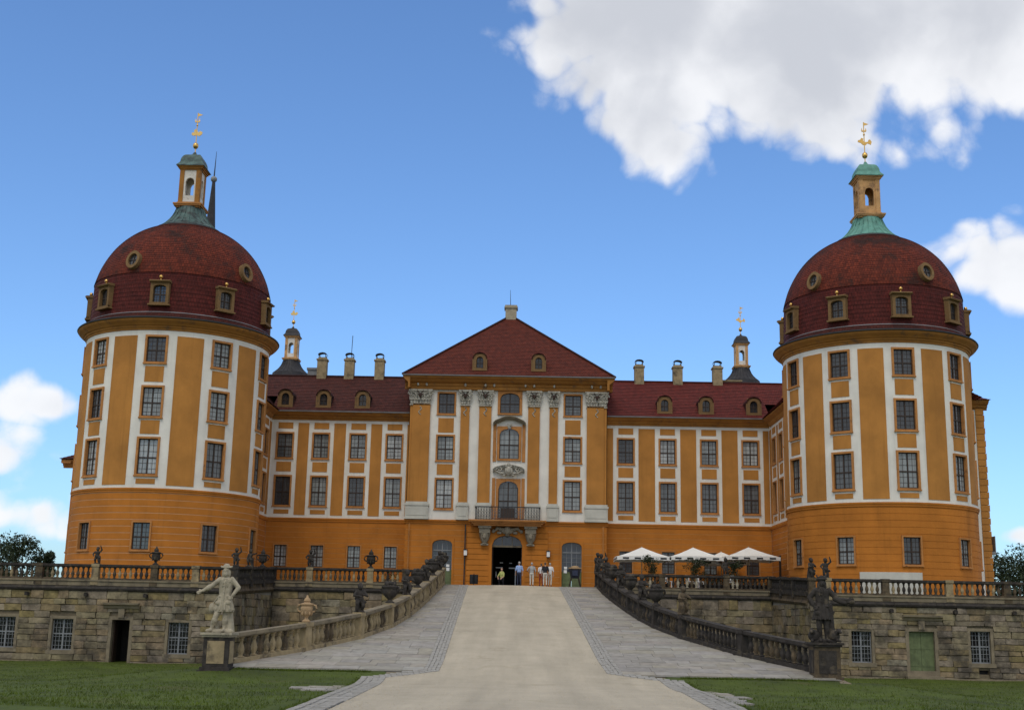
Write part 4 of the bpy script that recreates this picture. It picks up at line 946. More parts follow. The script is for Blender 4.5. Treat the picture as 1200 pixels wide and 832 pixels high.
# ochre side frames of the middle axis
for sx_ in (-1, 1):
    for a, b in ((10.75, 13.9), (15.2, 18.2)): panel(pv, PC+sx_*1.16-.13, PC+sx_*1.16+.13, a, b, fm, 'trim', proud=.07)
def pilaster(x0, x1, double=False):
    mb = MB(); mb.box(x0, x1, PY-.16, PY+.02, 11.92, 19.70)
    if double: mb.box(x0+.22*(1 if x0 < 0 else 0)+.0, x1-.22*(1 if x0 > 0 else 0), PY-.26, PY-.15, 11.92, 19.70)
    p = part('pilaster', mb, 'orange', pv)
    b = MB(); b.box(x0-.10, x1+.10, PY-.30, PY+.02, 10.56, 11.62); b.box(x0-.16, x1+.16, PY-.36, PY+.02, 11.62, 11.78); b.box(x0-.08, x1+.08, PY-.28, PY+.02, 11.78, 11.92); b.box(x0-.14, x1+.14, PY-.34, PY+.02, 10.56, 10.72); b.box(x0+.02, x1-.02, PY-.33, PY-.25, 10.85, 11.5); part('pedestal', b, 'grey_plaster', p)
    # composite capital: bell of leaves, volutes, abacus, dark deer head with antlers, small pendant below
    c = MB(); cx = (x0+x1)/2; hw = (x1-x0)/2; y = PY-.2
    c.hexa([(x0, y, 19.66), (x1, y, 19.66), (x1, PY, 19.66), (x0, PY, 19.66), (x0-.10, y-.16, 20.72), (x1+.10, y-.16, 20.72), (x1+.10, PY, 20.72), (x0-.10, PY, 20.72)])
    c.box(x0-.16, x1+.16, y-.24, PY, 20.72, 20.86); c.box(x0-.05, x1+.05, y-.06, PY, 19.60, 19.68)
    nl = max(3, int((x1-x0)/.22))
    for r_, z in ((0, 19.72), (1, 20.02)):
        for k in range(nl+r_):
            lx = x0+(x1-x0)*(k+(.5 if not r_ else 0))/nl
            c.ell((lx, y-.04-.05*r_, z+.14), (.10, .07, .19), 8, 6); c.ell((lx, y-.12-.05*r_, z+.28), (.08, .07, .06), 8, 5)
    for sg in (-1, 1):
        vx = cx+sg*(hw+.02)
        for k in range(14):
            t = k*.5; rr = .20-.012*k; c.ell((vx+sg*rr*math.cos(t)*.8, y-.2, 20.48+rr*math.sin(t)), (.055, .06, .055), 6, 4)
        c.tube([(cx+sg*hw*.3, y-.16, 20.35), (cx+sg*hw*.7, y-.2, 20.62), (vx, y-.2, 20.66)], .05, 6)
    part('capital', c, 'ornament', p, smooth=True)
    d = MB(); d.ell((cx, y-.28, 20.36), (.11, .2, .17)); d.ell((cx, y-.42, 20.24), (.07, .16, .09)); d.ell((cx-.16, y-.24, 20.44), (.1, .04, .05)); d.ell((cx+.16, y-.24, 20.44), (.1, .04, .05))
    for sg in (-1, 1):
        d.tube([(cx+sg*.05, y-.25, 20.5), (cx+sg*.2, y-.3, 20.66), (cx+sg*.26, y-.34, 20.84)], [.035, .03, .012], 6); d.tube([(cx+sg*.18, y-.3, 20.62), (cx+sg*.32, y-.36, 20.70)], [.028, .01], 5)
    part('deer_head', d, 'bronze_dark', p, smooth='all')
    s_ = MB(); zz = 19.45
    for k in range(9): t = k*.42; s_.ell((cx+.10*math.sin(t*2), PY-.28 if double else PY-.18, zz-.075*k), (.055, .05, .05), 6, 4)
    part('pendant', s_, 'ornament', p, smooth='all')
pilaster(-9.58, -7.98, True); pilaster(4.53, 6.10, True)
for a, b in ((-5.54, -4.84), (-4.06, -3.09), (-.15, .78), (1.55, 2.22)): pilaster(a, b)
# hood mouldings over the middle windows
def hood(z, w_, rise, m, carved):
    mb = MB(); n = 14
    for i in range(n):
        a, b = -1+2*i/n, -1+2*(i+1)/n; Z = lambda t: z+rise*math.cos(t*math.pi/2)**1.3-.12*(abs(t) > .93)
        for (dz, dp, th) in ((0, .30, .10), (.10, .42, .10), (.20, .50, .06)):
            mb.hexa([(PC+a*w_, PY-dp, Z(a)+dz), (PC+b*w_, PY-dp, Z(b)+dz), (PC+b*w_, PY+.02, Z(b)+dz), (PC+a*w_, PY+.02, Z(a)+dz), (PC+a*w_, PY-dp, Z(a)+dz+th), (PC+b*w_, PY-dp, Z(b)+dz+th), (PC+b*w_, PY+.02, Z(b)+dz+th), (PC+a*w_, PY+.02, Z(a)+dz+th)])
    o = part('hood', mb, m, pv)
    if carved:
        c = MB(); c.ell((PC, PY-.35, z+.02), (.34, .18, .38)); c.ell((PC, PY-.5, z+.05), (.2, .1, .26))
        for sg in (-1, 1):
            for k in range(16): t = k*.42; rr = .26-.013*k; c.ell((PC+sg*(.72+rr*math.cos(t)), PY-.38, z+.08+rr*math.sin(t)*.8), (.07, .08, .06), 6, 4)
            c.tube([(PC+sg*.3, PY-.36, z-.2), (PC+sg*.7, PY-.36, z-.18), (PC+sg*1.25, PY-.34, z+.12)], [.09, .08, .03], 8)
            c.ell((PC+sg*.36, PY-.3, z-.32), (.14, .1, .12), 8, 6); c.ell((PC+sg*.2, PY-.42, z+.36), (.1, .1, .12), 8, 6)
        c.ell((PC, PY-.4, z+.48), (.12, .12, .18), 8, 6)
        part('cartouche', c, 'ornament', o, smooth='all')
    return o
hood(18.14, 1.30, .42, 'stone_dressed', False); hd_ = hood(14.45, 1.25, .25, 'ornament', True)
part('keystone', MB().hexa([(PC-.12, PY-.2, 17.85), (PC+.12, PY-.2, 17.85), (PC+.12, PY, 17.85), (PC-.12, PY, 17.85), (PC-.2, PY-.3, 18.2), (PC+.2, PY-.3, 18.2), (PC+.2, PY, 18.2), (PC-.2, PY, 18.2)]), 'ornament', pv)
# entablature, cornice and pyramid roof
cn = MB(); strip_profile(cn, [(PY+.05, 20.9), (PY-.30, 20.9), (PY-.30, 21.14), (PY-.38, 21.18), (PY-.38, 21.36), (PY-.62, 21.46), (PY-.78, 21.62), (PY-.95, 21.72), (PY-1.0, 21.86), (PY+.05, 21.86)], PX0-.40, PX1+.40)
for xx, sg in ((PX0, -1), (PX1, 1)): strip_profile(cn, [(xx+sg*a, z) for a, z in ((-.05, 20.9), (.12, 20.9), (.12, 21.36), (.3, 21.5), (.52, 21.72), (.55, 21.855), (-.05, 21.855))], PY-.99, 12, axis='y')
part('cornice', cn, 'ochre', pv)
for x in (-9.0, -8.3, -5.2, -3.6, -2.9, -.4, .3, 1.9, 4.9, 5.6): part('boss', MB().ell((x, PY-.42, 21.25), (.10, .12, .13), 8, 6), 'ornament', pv, smooth='all')
gt = MB(); strip_profile(gt, [(PY-.98, 21.865), (PY-1.10, 21.865), (PY-1.12, 21.95), (PY-.98, 21.95)], PX0-.62, PX1+.62); part('gutter', gt, 'metal_grey', pv)
AP = Vector((-1.80, 5.2, 28.75)); e0, e1, yb = PX0-.58, PX1+.58, 12.9
rf = MB()
for a, b in (((e0, PY-1.06, 21.9), (e1, PY-1.06, 21.9)), ((e1, PY-1.06, 21.9), (e1, yb, 21.9)), ((e1, yb, 21.9), (e0, yb, 21.9)), ((e0, yb, 21.9), (e0, PY-1.06, 21.9))): roof_quad(rf, a, b, AP, AP)
rp = part('roof', rf, 'tile_centre', pv)
hr = MB()
for c in ((e0, PY-1.06, 21.95), (e1, PY-1.06, 21.95), (e1, yb, 21.95), (e0, yb, 21.95)): hr.tube([c, AP+Vector((0, 0, .05))], .10, 6)
part('hip_ridge', hr, 'tile_wing_dark', rp)
ck = MB().box(-2.28, -1.32, 4.7, 5.66, 28.0, 29.35).box(-2.38, -1.22, 4.6, 5.76, 29.35, 29.48).box(-2.33, -1.27, 4.65, 5.71, 29.48, 29.62); part('chimney', ck, 'stone_pale', pv)
part('lightning_rod', MB().tube([(-1.85, 5.2, 29.6), (-1.9, 5.2, 31.1)], [.035, .015], 6), 'metal_dark', pv)
for x in (-4.1, .62): roof_dormer(pv, x, -1.92, 22.5, 1.0, 1.3, 2.2, 'tile_centre')
# ground floor
dm = (PC-1.175, PC+1.175, 5.0, 9.42); sd_ = [(-7.46, -5.91, 5.2, 9.0), (2.65, 4.20, 5.2, 8.98)]
w2 = MB(); wall(w2, PX0, PX1, 5.0, 10.58, [dm]+sd_, flat_map(PY+.02), .5); w2.box(PX0, PX0+.05, PY+.02, 1, 5, 10.58); w2.box(PX1-.05, PX1, PY+.02, 1, 5, 10.58); part('base_wall', w2, 'joint_mid', pv)
courses(pv, PX0, PX1, 5.0, 10.20, [(dm[0]-.3, dm[1]+.3, 4, 9.75)]+[(a-.14, b+.14, 4, d+.14) for a, b, c, d in sd_], flat_map(PY+.02), 'orange_base')
sc = MB(); strip_profile(sc, [(PY+.02, 10.22), (PY-.07, 10.25), (PY-.08, 10.38), (PY-.16, 10.42), (PY-.17, 10.54), (PY+.02, 10.57)], PX0-.1, PX1+.1); part('string_course', sc, 'orange_base', pv)
# broad piers flanking the portal
for xa, xb in ((-4.78, -3.05), (-.18, 1.55)):
    for i in range(12):
        z = 5.0+i*.42; part('band', MB().box(xa, xb, PY-.16, PY+.0, z+.017, z+.403), 'orange_base', pv)
def arch_surround(cx, w_, h, ow, sp, rise, d0, d1):
    mb = MB(); n = 14; xs_ = [-ow+2*ow*i/n for i in range(n+1)]; zs = [sp+rise*math.sqrt(max(0, 1-(x/ow)**2)) for x in xs_]
    mb.box(cx-w_, cx-ow, PY-d0, PY+d1, 5.0, h); mb.box(cx+ow, cx+w_, PY-d0, PY+d1, 5.0, h)
    for a, b, za, zb in zip(xs_, xs_[1:], zs, zs[1:]): mb.hexa([(cx+a, PY-d0, za), (cx+b, PY-d0, zb), (cx+b, PY+d1, zb), (cx+a, PY+d1, za), (cx+a, PY-d0, h), (cx+b, PY-d0, h), (cx+b, PY+d1, h), (cx+a, PY+d1, h)])
    return mb
po = part('portal', arch_surround(PC, 1.48, 9.78, 1.175, 8.66, .76, .12, .55), 'orange_base', pv)
n = 12; tp = [(-1.17+2.34*i/n, 8.66+.76*math.sqrt(max(0, 1-((-1.17+2.34*i/n)/1.175)**2))) for i in range(n+1)]
for q in range(3):
    k0, k1 = q*4, q*4+4; pts = [(PC+tp[k0][0]+.02, PY+.3, 8.64)]+[(PC+x, PY+.3, z) for x, z in tp[k0:k1+1]]+[(PC+tp[k1][0]-.02, PY+.3, 8.64)]
    part('pane', MB().add(pts, [tuple(range(len(pts)))]), 'glass_blue', po)
part('transom', MB().box(PC-1.175, PC+1.175, PY+.2, PY+.36, 8.52, 8.66).box(PC-.42, PC-.37, PY+.24, PY+.32, 8.66, 9.36).box(PC+.37, PC+.42, PY+.24, PY+.32, 8.66, 9.36), 'stone_dressed', po)
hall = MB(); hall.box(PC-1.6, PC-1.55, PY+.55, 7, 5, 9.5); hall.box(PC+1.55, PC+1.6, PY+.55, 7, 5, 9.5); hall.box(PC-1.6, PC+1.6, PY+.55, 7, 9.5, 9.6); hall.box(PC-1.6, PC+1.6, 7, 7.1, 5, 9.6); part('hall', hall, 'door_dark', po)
# pale rails and frame of the inner glass doors
for (xa, xb, za, zb) in ((-.92, -.36, 7.02, 7.10), (.12, .74, 7.0, 7.08), (-.6, -.36, 7.42, 7.48), (.15, .38, 7.40, 7.46), (.62, .70, 5.7, 6.95), (-.93, -.86, 6.3, 6.75)): part('inner_door_rail', MB().box(PC+xa, PC+xb, 1.5, 1.55, za, zb), 'plastic_white', po)
part('door_leaf', MB().box(PC-1.16, PC-1.10, PY+.4, PY+1.5, 5.4, 8.5), 'sash', po); part('door_leaf', MB().box(PC+1.10, PC+1.16, PY+.4, PY+1.5, 5.4, 8.5), 'sash', po)
for (a, b, c, d), pn in zip(sd_, (1, -1)):
    cx, hw = (a+b)/2, (b-a)/2
    so = part('arched_door', arch_surround(cx, hw+.14, d+.14, hw, d-.32, .32, .08, .5), 'orange_base', pv)
    part('door_leaf', MB().box(cx-hw, cx-.012, PY+.22, PY+.28, 5.2, 6.72).box(cx+.012, cx+hw, PY+.22, PY+.28, 5.2, 6.72).box(cx-hw+.12, cx-.12, PY+.2, PY+.24, 5.75, 6.55).box(cx+.12, cx+hw-.12, PY+.2, PY+.24, 5.75, 6.55), 'door_green', so)
    fr = MB().box(cx-.04, cx+.04, PY+.18, PY+.27, 6.72, d-.03); fr.box(cx-hw, cx+hw, PY+.17, PY+.28, 8.16, 8.24); fr.box(cx-hw, cx-hw+.06, PY+.2, PY+.27, 6.72, 8.7); fr.box(cx+hw-.06, cx+hw, PY+.2, PY+.27, 6.72, 8.7)
    for z in (7.1, 7.45, 7.8): fr.box(cx-hw, cx+hw, PY+.21, PY+.26, z-.012, z+.012)
    for x in (-hw/2, hw/2): fr.box(cx+x-.012, cx+x+.012, PY+.212, PY+.258, 6.72, d-.12)
    part('sash', fr, 'metal_grey', so)
    for q in (-1, 1): part('pane', MB().box(min(cx, cx+q*hw), max(cx, cx+q*hw), PY+.245, PY+.25, 6.72, 8.16), 'glass_blue', so)
    ll = [(cx-hw, PY+.245, 8.2), (cx+hw, PY+.245, 8.2)]+[(cx+hw*math.cos(t), PY+.245, d-.32+.32*math.sin(t)) for t in [math.pi*i/10 for i in range(11)]]
    part('pane', MB().add(ll, [tuple(range(len(ll)))]), 'glass_blue', so)
    part('notice', MB().box(cx+pn*hw*.62-.12, cx+pn*hw*.62+.12, PY+.19, PY+.2, 6.62, 6.86), 'paper', so); part('notice', MB().box(cx+pn*hw*.60-.12, cx+pn*hw*.60+.12, PY+.19, PY+.2, 6.92, 7.12), 'paper', so)
# balcony
bo = part('balcony', MB().box(-4.55, 1.32, PY-1.25, PY+.02, 10.36, 10.52).box(-4.4, 1.17, PY-1.1, PY+.02, 10.24, 10.36).box(-4.62, 1.39, PY-1.32, PY-1.25, 10.44, 10.54).box(-4.25, 1.02, PY-.95, PY+.02, 10.1, 10.24), 'trim', pv)
for x in (-3.38, .2):
    c = MB(); c.box(x-.50, x+.50, PY-.85, PY+.0, 9.92, 10.10); c.box(x-.42, x+.42, PY-.72, PY, 9.55, 9.92)
    c.lathe([(.30, 8.72), (.18, 8.78), (.22, 8.86), (.33, 9.05), (.40, 9.30), (.44, 9.50), (.46, 9.58)], 12, (x, PY-.30, 0)); c.box(x-.3, x+.3, PY-.5, PY, 8.62, 8.74); c.ell((x, PY-.68, 9.3), (.16, .12, .24), 8, 6)
    part('console', c, 'ornament_dark', bo, smooth=True)
car = MB(); car.ell((PC, PY-.3, 9.78), (.5, .22, .30)); car.ell((PC, PY-.5, 9.8), (.24, .12, .3))
for sg in (-1, 1): car.tube([(PC+sg*.4, PY-.28, 9.85), (PC+sg*.8, PY-.3, 9.95), (PC+sg*1.1, PY-.26, 9.6)], [.16, .14, .05], 8); car.ell((PC+sg*.62, PY-.3, 9.6), (.2, .12, .12), 8, 6); car.ell((PC+sg*1.1, PY-.26, 9.72), (.14, .1, .14), 8, 6)
car.hexa([(PC-.14, PY-.3, 9.35), (PC+.14, PY-.3, 9.35), (PC+.14, PY, 9.35), (PC-.14, PY, 9.35), (PC-.24, PY-.4, 9.75), (PC+.24, PY-.4, 9.75), (PC+.24, PY, 9.75), (PC-.24, PY, 9.75)])
part('cartouche', car, 'ornament_dark', bo, smooth='all')
BX0, BX1, BY = -4.1, .87, PY-1.15
part('handrail', MB().box(BX0-.04, BX1+.04, BY-.05, BY+.05, 11.50, 11.57).box(BX0-.04, BX0+.05, BY, PY, 11.5, 11.565).box(BX1-.05, BX1+.04, BY, PY, 11.5, 11.565).box(BX0, BX1, BY-.03, BY+.03, 10.58, 10.63), 'metal_dark', bo)
for i in range(24):
    x = BX0+(BX1-BX0)*i/23; part('bar', MB().box(x-.018, x+.018, BY-.018, BY+.018, 10.52, 11.5), 'metal_dark', bo)
for i in range(23):
    x = BX0+(BX1-BX0)*(i+.5)/23
    if not 9 <= i <= 13:
        s_ = MB()
        for zz in (10.82, 11.06, 11.30): s_.tube([(x+.085*math.cos(t), BY, zz+.11*math.sin(t)) for t in [math.pi*2*k/8 for k in range(9)]], .014, 4)
        part('scroll', s_, 'metal_grey', bo)
    else:
        part('plate', MB().box(x-.09, x+.09, BY-.012, BY+.012, 10.66, 11.46), 'sash', bo)
for i in range(4):
    for xx in (BX0, BX1): y = BY+(PY-BY)*(i+.5)/4; part('bar', MB().box(xx-.018, xx+.018, y-.018, y+.018, 10.52, 11.5), 'metal_dark', bo)
for x in (-4.85, 1.60):
    lo = part('wall_lamp', MB().box(x-.04, x+.04, PY-.3, PY-.1, 8.28, 8.34).box(x-.16, x+.16, PY-.42, PY-.12, 8.22, 8.28).box(x-.13, x+.13, PY-.40, PY-.14, 7.78, 7.82), 'metal_dark', pv)
    part('lamp_glass', MB().box(x-.12, x+.12, PY-.38, PY-.16, 7.82, 8.22), 'paper', lo)
for x in (-9.30, 5.85, -4.9): part('downpipe', MB().tube([(x, PY-.32 if x > -5 and x < 0 else PY-.33, 5.3), (x, PY-.33, 10.2)], .05, 8), 'metal_dark' if x < 5 and x > -5 else 'trim', pv)

# ------------------------------------------------------------------ sculpted figures: closed forms fused by a voxel remesh into one skin
def capsule(mb, p, q, r0, r1, n=10):
    p, q = Vector(p), Vector(q); d = (q-p); L = d.length or 1e-4; d.normalize(); pts, rs = [], []
    for t in (-90, -60, -30, 0): pts.append(p+d*(r0*math.sin(R_(t)))); rs.append(max(.002, r0*math.cos(R_(t))))
    for t in (0, 30, 60, 90): pts.append(q+d*(r1*math.sin(R_(t)))); rs.append(max(.002, r1*math.cos(R_(t))))
    a = d.cross(Vector((0, 0, 1)) if abs(d.z) < .9 else Vector((1, 0, 0))).normalized(); b = d.cross(a); o = len(mb.v)
    for c, r in zip(pts, rs):
        for j in range(n): t = 2*math.pi*j/n; mb.v.append(tuple(c+(a*math.cos(t)+b*math.sin(t))*r))
    for i in range(len(pts)-1):
        for j in range(n): mb.f.append((o+i*n+j, o+i*n+(j+1) % n, o+(i+1)*n+(j+1) % n, o+(i+1)*n+j)); mb.m.append(0)
    mb.f.append(tuple(o+j for j in range(n-1, -1, -1))); mb.m.append(0); e = o+(len(pts)-1)*n; mb.f.append(tuple(e+j for j in range(n))); mb.m.append(0)
def fuse(shapes, voxel, mats, name, smooth_it=3):
    """shapes: ('c', p, q, r0, r1, mi) capsules, ('e', c, (rx, ry, rz), mi) ellipsoids, ('f', z0, z1, (rx0, ry0), (rx1, ry1), (cx, cy), mi) flared skirts"""
    mb = MB(); anch = []
    for s_ in shapes:
        if s_[0] == 'c':
            capsule(mb, *s_[1:5])
            for t in np.linspace(0, 1, 7): anch.append((*(np.array(s_[1])*(1-t)+np.array(s_[2])*t), s_[3]*(1-t)+s_[4]*t, s_[5]))
        elif s_[0] == 'e':
            mb.ell(s_[1], s_[2]); anch.append((*s_[1], sum(s_[2])/3, s_[3]))
        elif s_[0] == 'f':
            _, z0, z1, ra, rb, c, mi = s_; n = 24; o = len(mb.v)
            for (z, r) in ((z0, ra), (z1, rb)):
                for j in range(n): t = 2*math.pi*j/n; k = 1+.06*math.sin(t*6) if z == z0 else 1; mb.v.append((c[0]+r[0]*k*math.cos(t), c[1]+r[1]*k*math.sin(t), z))
            for j in range(n): mb.f.append((o+j, o+(j+1) % n, o+n+(j+1) % n, o+n+j)); mb.m.append(0)
            mb.f.append(tuple(o+j for j in range(n-1, -1, -1))); mb.f.append(tuple(o+n+j for j in range(n))); mb.m += [0, 0]
            for t in np.linspace(0, 1, 3): anch.append((c[0], c[1], z0+(z1-z0)*t, ra[0]*(1-t)+rb[0]*t, mi))
    me = mb.mesh('raw', ['stone_pale']); ob = bpy.data.objects.new('raw', me); COL.objects.link(ob)
    md = ob.modifiers.new('r', 'REMESH'); md.mode = 'VOXEL'; md.voxel_size = voxel
    ms = ob.modifiers.new('s', 'SMOOTH'); ms.iterations = smooth_it; ms.factor = .5
    dg = bpy.context.evaluated_depsgraph_get(); out = bpy.data.meshes.new_from_object(ob.evaluated_get(dg)); out.name = name
    bpy.data.objects.remove(ob); bpy.data.meshes.remove(me)
    out.materials.clear()
    for m in mats: out.materials.append(MATS[m])
    nF = len(out.polygons)
    if len(mats) > 1 and nF:
        C = np.zeros(nF*3); out.polygons.foreach_get('center', C); C = C.reshape(-1, 3); A = np.array(anch)
        d = np.linalg.norm(C[:, None, :]-A[None, :, :3], axis=2)-A[None, :, 3]
        out.polygons.foreach_set('material_index', A[d.argmin(1), 4].astype(int))
    else: out.polygons.foreach_set('material_index', [0]*nF)
    out.polygons.foreach_set('use_smooth', [True]*nF); return out
def hand(wr, d, side, mi, s=1.0, r=.013, curl=.35):
    """palm, four unequal fingers and a thumb from the side of the palm; d = direction of the forearm"""
    wr, d = Vector(wr), Vector(d).normalized(); sdv = d.cross(Vector((0, 1, 0)));
    if sdv.length < .2: sdv = Vector((1, 0, 0))
    sdv.normalize(); pl = d.cross(sdv).normalized(); pc = wr+d*.05*s; out = [('c', tuple(wr), tuple(wr+d*.08*s), .026*s, .036*s, mi)]
    for k, L in enumerate((.065, .078, .072, .055)):
        b = wr+d*.085*s+sdv*(k-1.5)*.021*s; m_ = b+d*L*.5*s+pl*curl*.02*s; out += [('c', tuple(b), tuple(m_), r*s, r*s, mi), ('c', tuple(m_), tuple(m_+d*L*.45*s+pl*curl*.07*s), r*s, r*.9*s, mi)]
    b = wr+d*.03*s-sdv*.03*s*side; out += [('c', tuple(b), tuple(b+d*.045*s-sdv*.035*s*side), r*1.15*s, r*s, mi)]
    return out
def limb(a, b, c, r, mi): return [('c', a, b, r[0], r[1], mi), ('c', b, c, r[1], r[2], mi)]

def huntsman(light):
    S = []
    if light:
        S += [('e', (.03, -.02, 2.36), (.125, .14, .17), 0), ('e', (.03, -.155, 2.34), (.028, .03, .05), 0), ('e', (.03, -.10, 2.23), (.10, .09, .11), 0),            # head, nose, beard
              ('e', (.03, .02, 2.49), (.25, .18, .03), 0), ('e', (.03, .02, 2.55), (.15, .14, .09), 0), ('c', (-.14, -.02, 2.50), (-.21, .02, 2.54), .045, .03, 0), ('c', (.20, -.02, 2.50), (.27, .02, 2.54), .045, .03, 0),
              ('e', (-.015, -.125, 2.40), (.02, .02, .014), 0), ('e', (.075, -.125, 2.40), (.02, .02, .014), 0),
              ('e', (.15, .03, 2.26), (.07, .10, .16), 0), ('e', (-.09, .03, 2.26), (.07, .10, .16), 0), ('c', (.03, 0, 2.25), (.04, 0, 2.05), .08, .11, 0),
              ('e', (.05, 0, 1.96), (.30, .18, .16), 0), ('f', 1.42, 2.02, (.25, .19), (.31, .18), (.05, .0), 0), ('f', .78, 1.50, (.40, .30), (.25, .19), (.05, .0), 0), ('c', (-.14, -.15, 1.38), (.24, -.15, 1.38), .045, .045, 0),
              ('e', (-.18, -.21, 1.12), (.13, .05, .09), 0), ('e', (.26, -.22, 1.14), (.13, .05, .09), 0), ('c', (.05, -.20, 1.95), (.05, -.30, .85), .022, .022, 0)]
        S += limb((-.20, -.02, 2.02), (-.52, -.10, 1.77), (-.86, -.20, 1.58), (.115, .095, .065), 0)+hand((-.88, -.2, 1.57), (-1, -.2, -.45), 1, 0, 1.5, .017)
        S += [('c', (-.60, -.12, 1.72), (-.70, -.15, 1.66), .12, .10, 0)]
        S += limb((.30, 0, 2.03), (.60, .02, 1.72), (.40, -.14, 1.42), (.115, .095, .065), 0)+hand((.40, -.14, 1.42), (-.6, -.3, -.7), -1, 0, 1.4, .017)
        S += limb((-.12, -.04, .95), (-.26, -.16, .58), (-.42, -.10, .14), (.15, .115, .075), 0)+[('c', (-.42, -.10, .09), (-.56, -.30, .06), .085, .06, 0), ('c', (-.29, -.16, .46), (-.33, -.14, .38), .135, .12, 0)]
        S += limb((.16, 0, .95), (.12, -.04, .52), (.10, 0, .14), (.15, .115, .08), 0)+[('c', (.10, 0, .09), (.08, -.24, .06), .085, .06, 0), ('c', (.12, -.03, .46), (.11, -.03, .38), .135, .12, 0)]
        S += [('c', (.30, .16, .0), (.26, .14, .85), .22, .12, 0), ('c', (.34, .08, .05), (.42, .0, .02), .12, .08, 0), ('e', (-.48, .05, .92), (.16, .12, .2), 0), ('c', (-.45, .05, 1.1), (.25, -.14, 1.95), .03, .03, 0), ('c', (-.2, .12, .05), (-.25, .1, .4), .1, .07, 0)]
    else:
        S += [('e', (-.02, -.02, 2.26), (.125, .14, .17), 0), ('e', (-.02, -.155, 2.25), (.028, .03, .05), 0), ('e', (-.02, .0, 2.40), (.24, .2, .04), 0), ('e', (.0, .02, 2.45), (.16, .14, .10), 0), ('c', (.12, .03, 2.42), (.20, .05, 2.60), .07, .03, 0), ('c', (-.16, 0, 2.42), (-.22, .02, 2.55), .05, .025, 0),
              ('e', (.11, .04, 2.16), (.08, .1, .18), 0), ('e', (-.14, .04, 2.16), (.07, .1, .16), 0), ('c', (-.02, 0, 2.15), (-.02, 0, 1.98), .08, .11, 0),
              ('e', (-.01, 0, 1.90), (.30, .18, .16), 0), ('f', 1.38, 1.96, (.25, .19), (.31, .18), (-.02, .0), 0), ('f', .86, 1.46, (.37, .28), (.25, .19), (-.06, .0), 0), ('c', (-.24, -.15, 1.36), (.18, -.15, 1.36), .045, .045, 0), ('e', (-.27, -.2, 1.1), (.12, .05, .09), 0)]
        S += limb((-.27, 0, 1.97), (-.54, .02, 1.68), (-.42, -.12, 1.40), (.12, .1, .07), 0)+hand((-.42, -.12, 1.40), (.6, -.3, -.7), 1, 0, 1.4, .017)
        S += limb((.27, -.02, 1.96), (.62, -.08, 1.62), (.98, -.16, 1.62), (.12, .1, .07), 0)+hand((1.0, -.16, 1.62), (1, -.1, .05), -1, 0, 1.5, .017)
        S += [('c', (.50, -.06, 1.66), (.85, -.14, 1.50), .12, .10, 0), ('c', (.86, -.14, 1.52), (1.20, -.18, 1.55), .05, .09, 0)]
        S += limb((-.16, -.02, .95), (-.20, -.10, .55), (-.14, -.02, .14), (.15, .115, .08), 0)+[('c', (-.14, -.02, .09), (-.20, -.26, .06), .085, .06, 0)]
        S += limb((.10, 0, .95), (.10, -.06, .55), (.12, 0, .14), (.15, .115, .08), 0)+[('c', (.12, 0, .09), (.14, -.24, .06), .085, .06, 0)]
        S += [('c', (.34, .12, 0), (.30, .12, 1.35), .18, .13, 0), ('c', (.3, .1, .9), (.45, .06, 1.15), .07, .05, 0)]
        # hounds lying at the feet: trunk, neck, head with muzzle, ears
        for sg in (-1, 1):
            S += [('e', (sg*.42, -.02, .24), (.24, .22, .23), 0), ('c', (sg*.48, -.14, .34), (sg*.56, -.26, .44), .12, .09, 0), ('c', (sg*.56, -.26, .44), (sg*.60, -.42, .38), .095, .05, 0), ('e', (sg*.50, -.24, .42), (.03, .06, .10), 0), ('c', (sg*.5, -.1, .08), (sg*.58, -.42, .05), .06, .045, 0)]
    cx0, w0 = (.05, .40) if light else (-.06, .37)
    for k in range(12):
        t = 2*math.pi*k/12+.2; S.append(('c', (cx0+.23*math.cos(t), .175*math.sin(t), 1.40), (cx0+w0*1.02*math.cos(t), .30*math.sin(t), .86), .018, .042, 0))
    for k in range(5): S.append(('e', (cx0-.03, -.205-.01*k, 1.90-.12*k), (.022, .02, .022), 0))
    for sg in (-1, 1): S.append(('c', (cx0+sg*.05, -.17, 2.05), (cx0+sg*.12, -.20, 1.75), .035, .02, 0))
    S += [('c', (-.42, -.05, .03), (.42, -.05, .03), .10, .10, 0), ('c', (-.42, .15, .03), (.42, .15, .03), .10, .10, 0)]
    return S
def pedestal(label, x, y, z0, z1, hw, mats):
    p = thing('pedestal', label, 'pedestal', (x, y, z0)); m, m2 = mats
    part('plinth', MB().box(x-hw-.16, x+hw+.16, y-hw-.16, y+hw+.16, z0-.5, z0+.20).box(x-hw-.08, x+hw+.08, y-hw-.08, y+hw+.08, z0+.20, z0+.32), m, p)
    part('die', MB().box(x-hw, x+hw, y-hw, y+hw, z0+.32, z1-.16), m, p)
    for (dx, dy) in ((0, -1), (1, 0), (-1, 0)):
        f = MB(); t = .02
        if dy: f.box(x-hw*.68, x+hw*.68, y-hw-t, y-hw+.01, z0+.45, z1-.30)
        else: f.box(min(x+dx*hw, x+dx*(hw+t)), max(x+dx*hw, x+dx*(hw+t)), y-hw*.68, y+hw*.68, z0+.45, z1-.30)
        part('panel', f, m2, p)
    part('cap', MB().box(x-hw-.06, x+hw+.06, y-hw-.06, y+hw+.06, z1-.16, z1-.08).box(x-hw-.12, x+hw+.12, y-hw-.12, y+hw+.12, z1-.08, z1), 'stone_pale' if m2 == 'stone_sand' else m2, p)
    return p
PLX, PLY, PRX, PRY = -11.70, -50.1, 11.55, -49.0
pedestal('dark stained pedestal under the pale huntsman statue', PLX, PLY, .72, 2.30, .48, ('stone_black', 'stone_sand'))
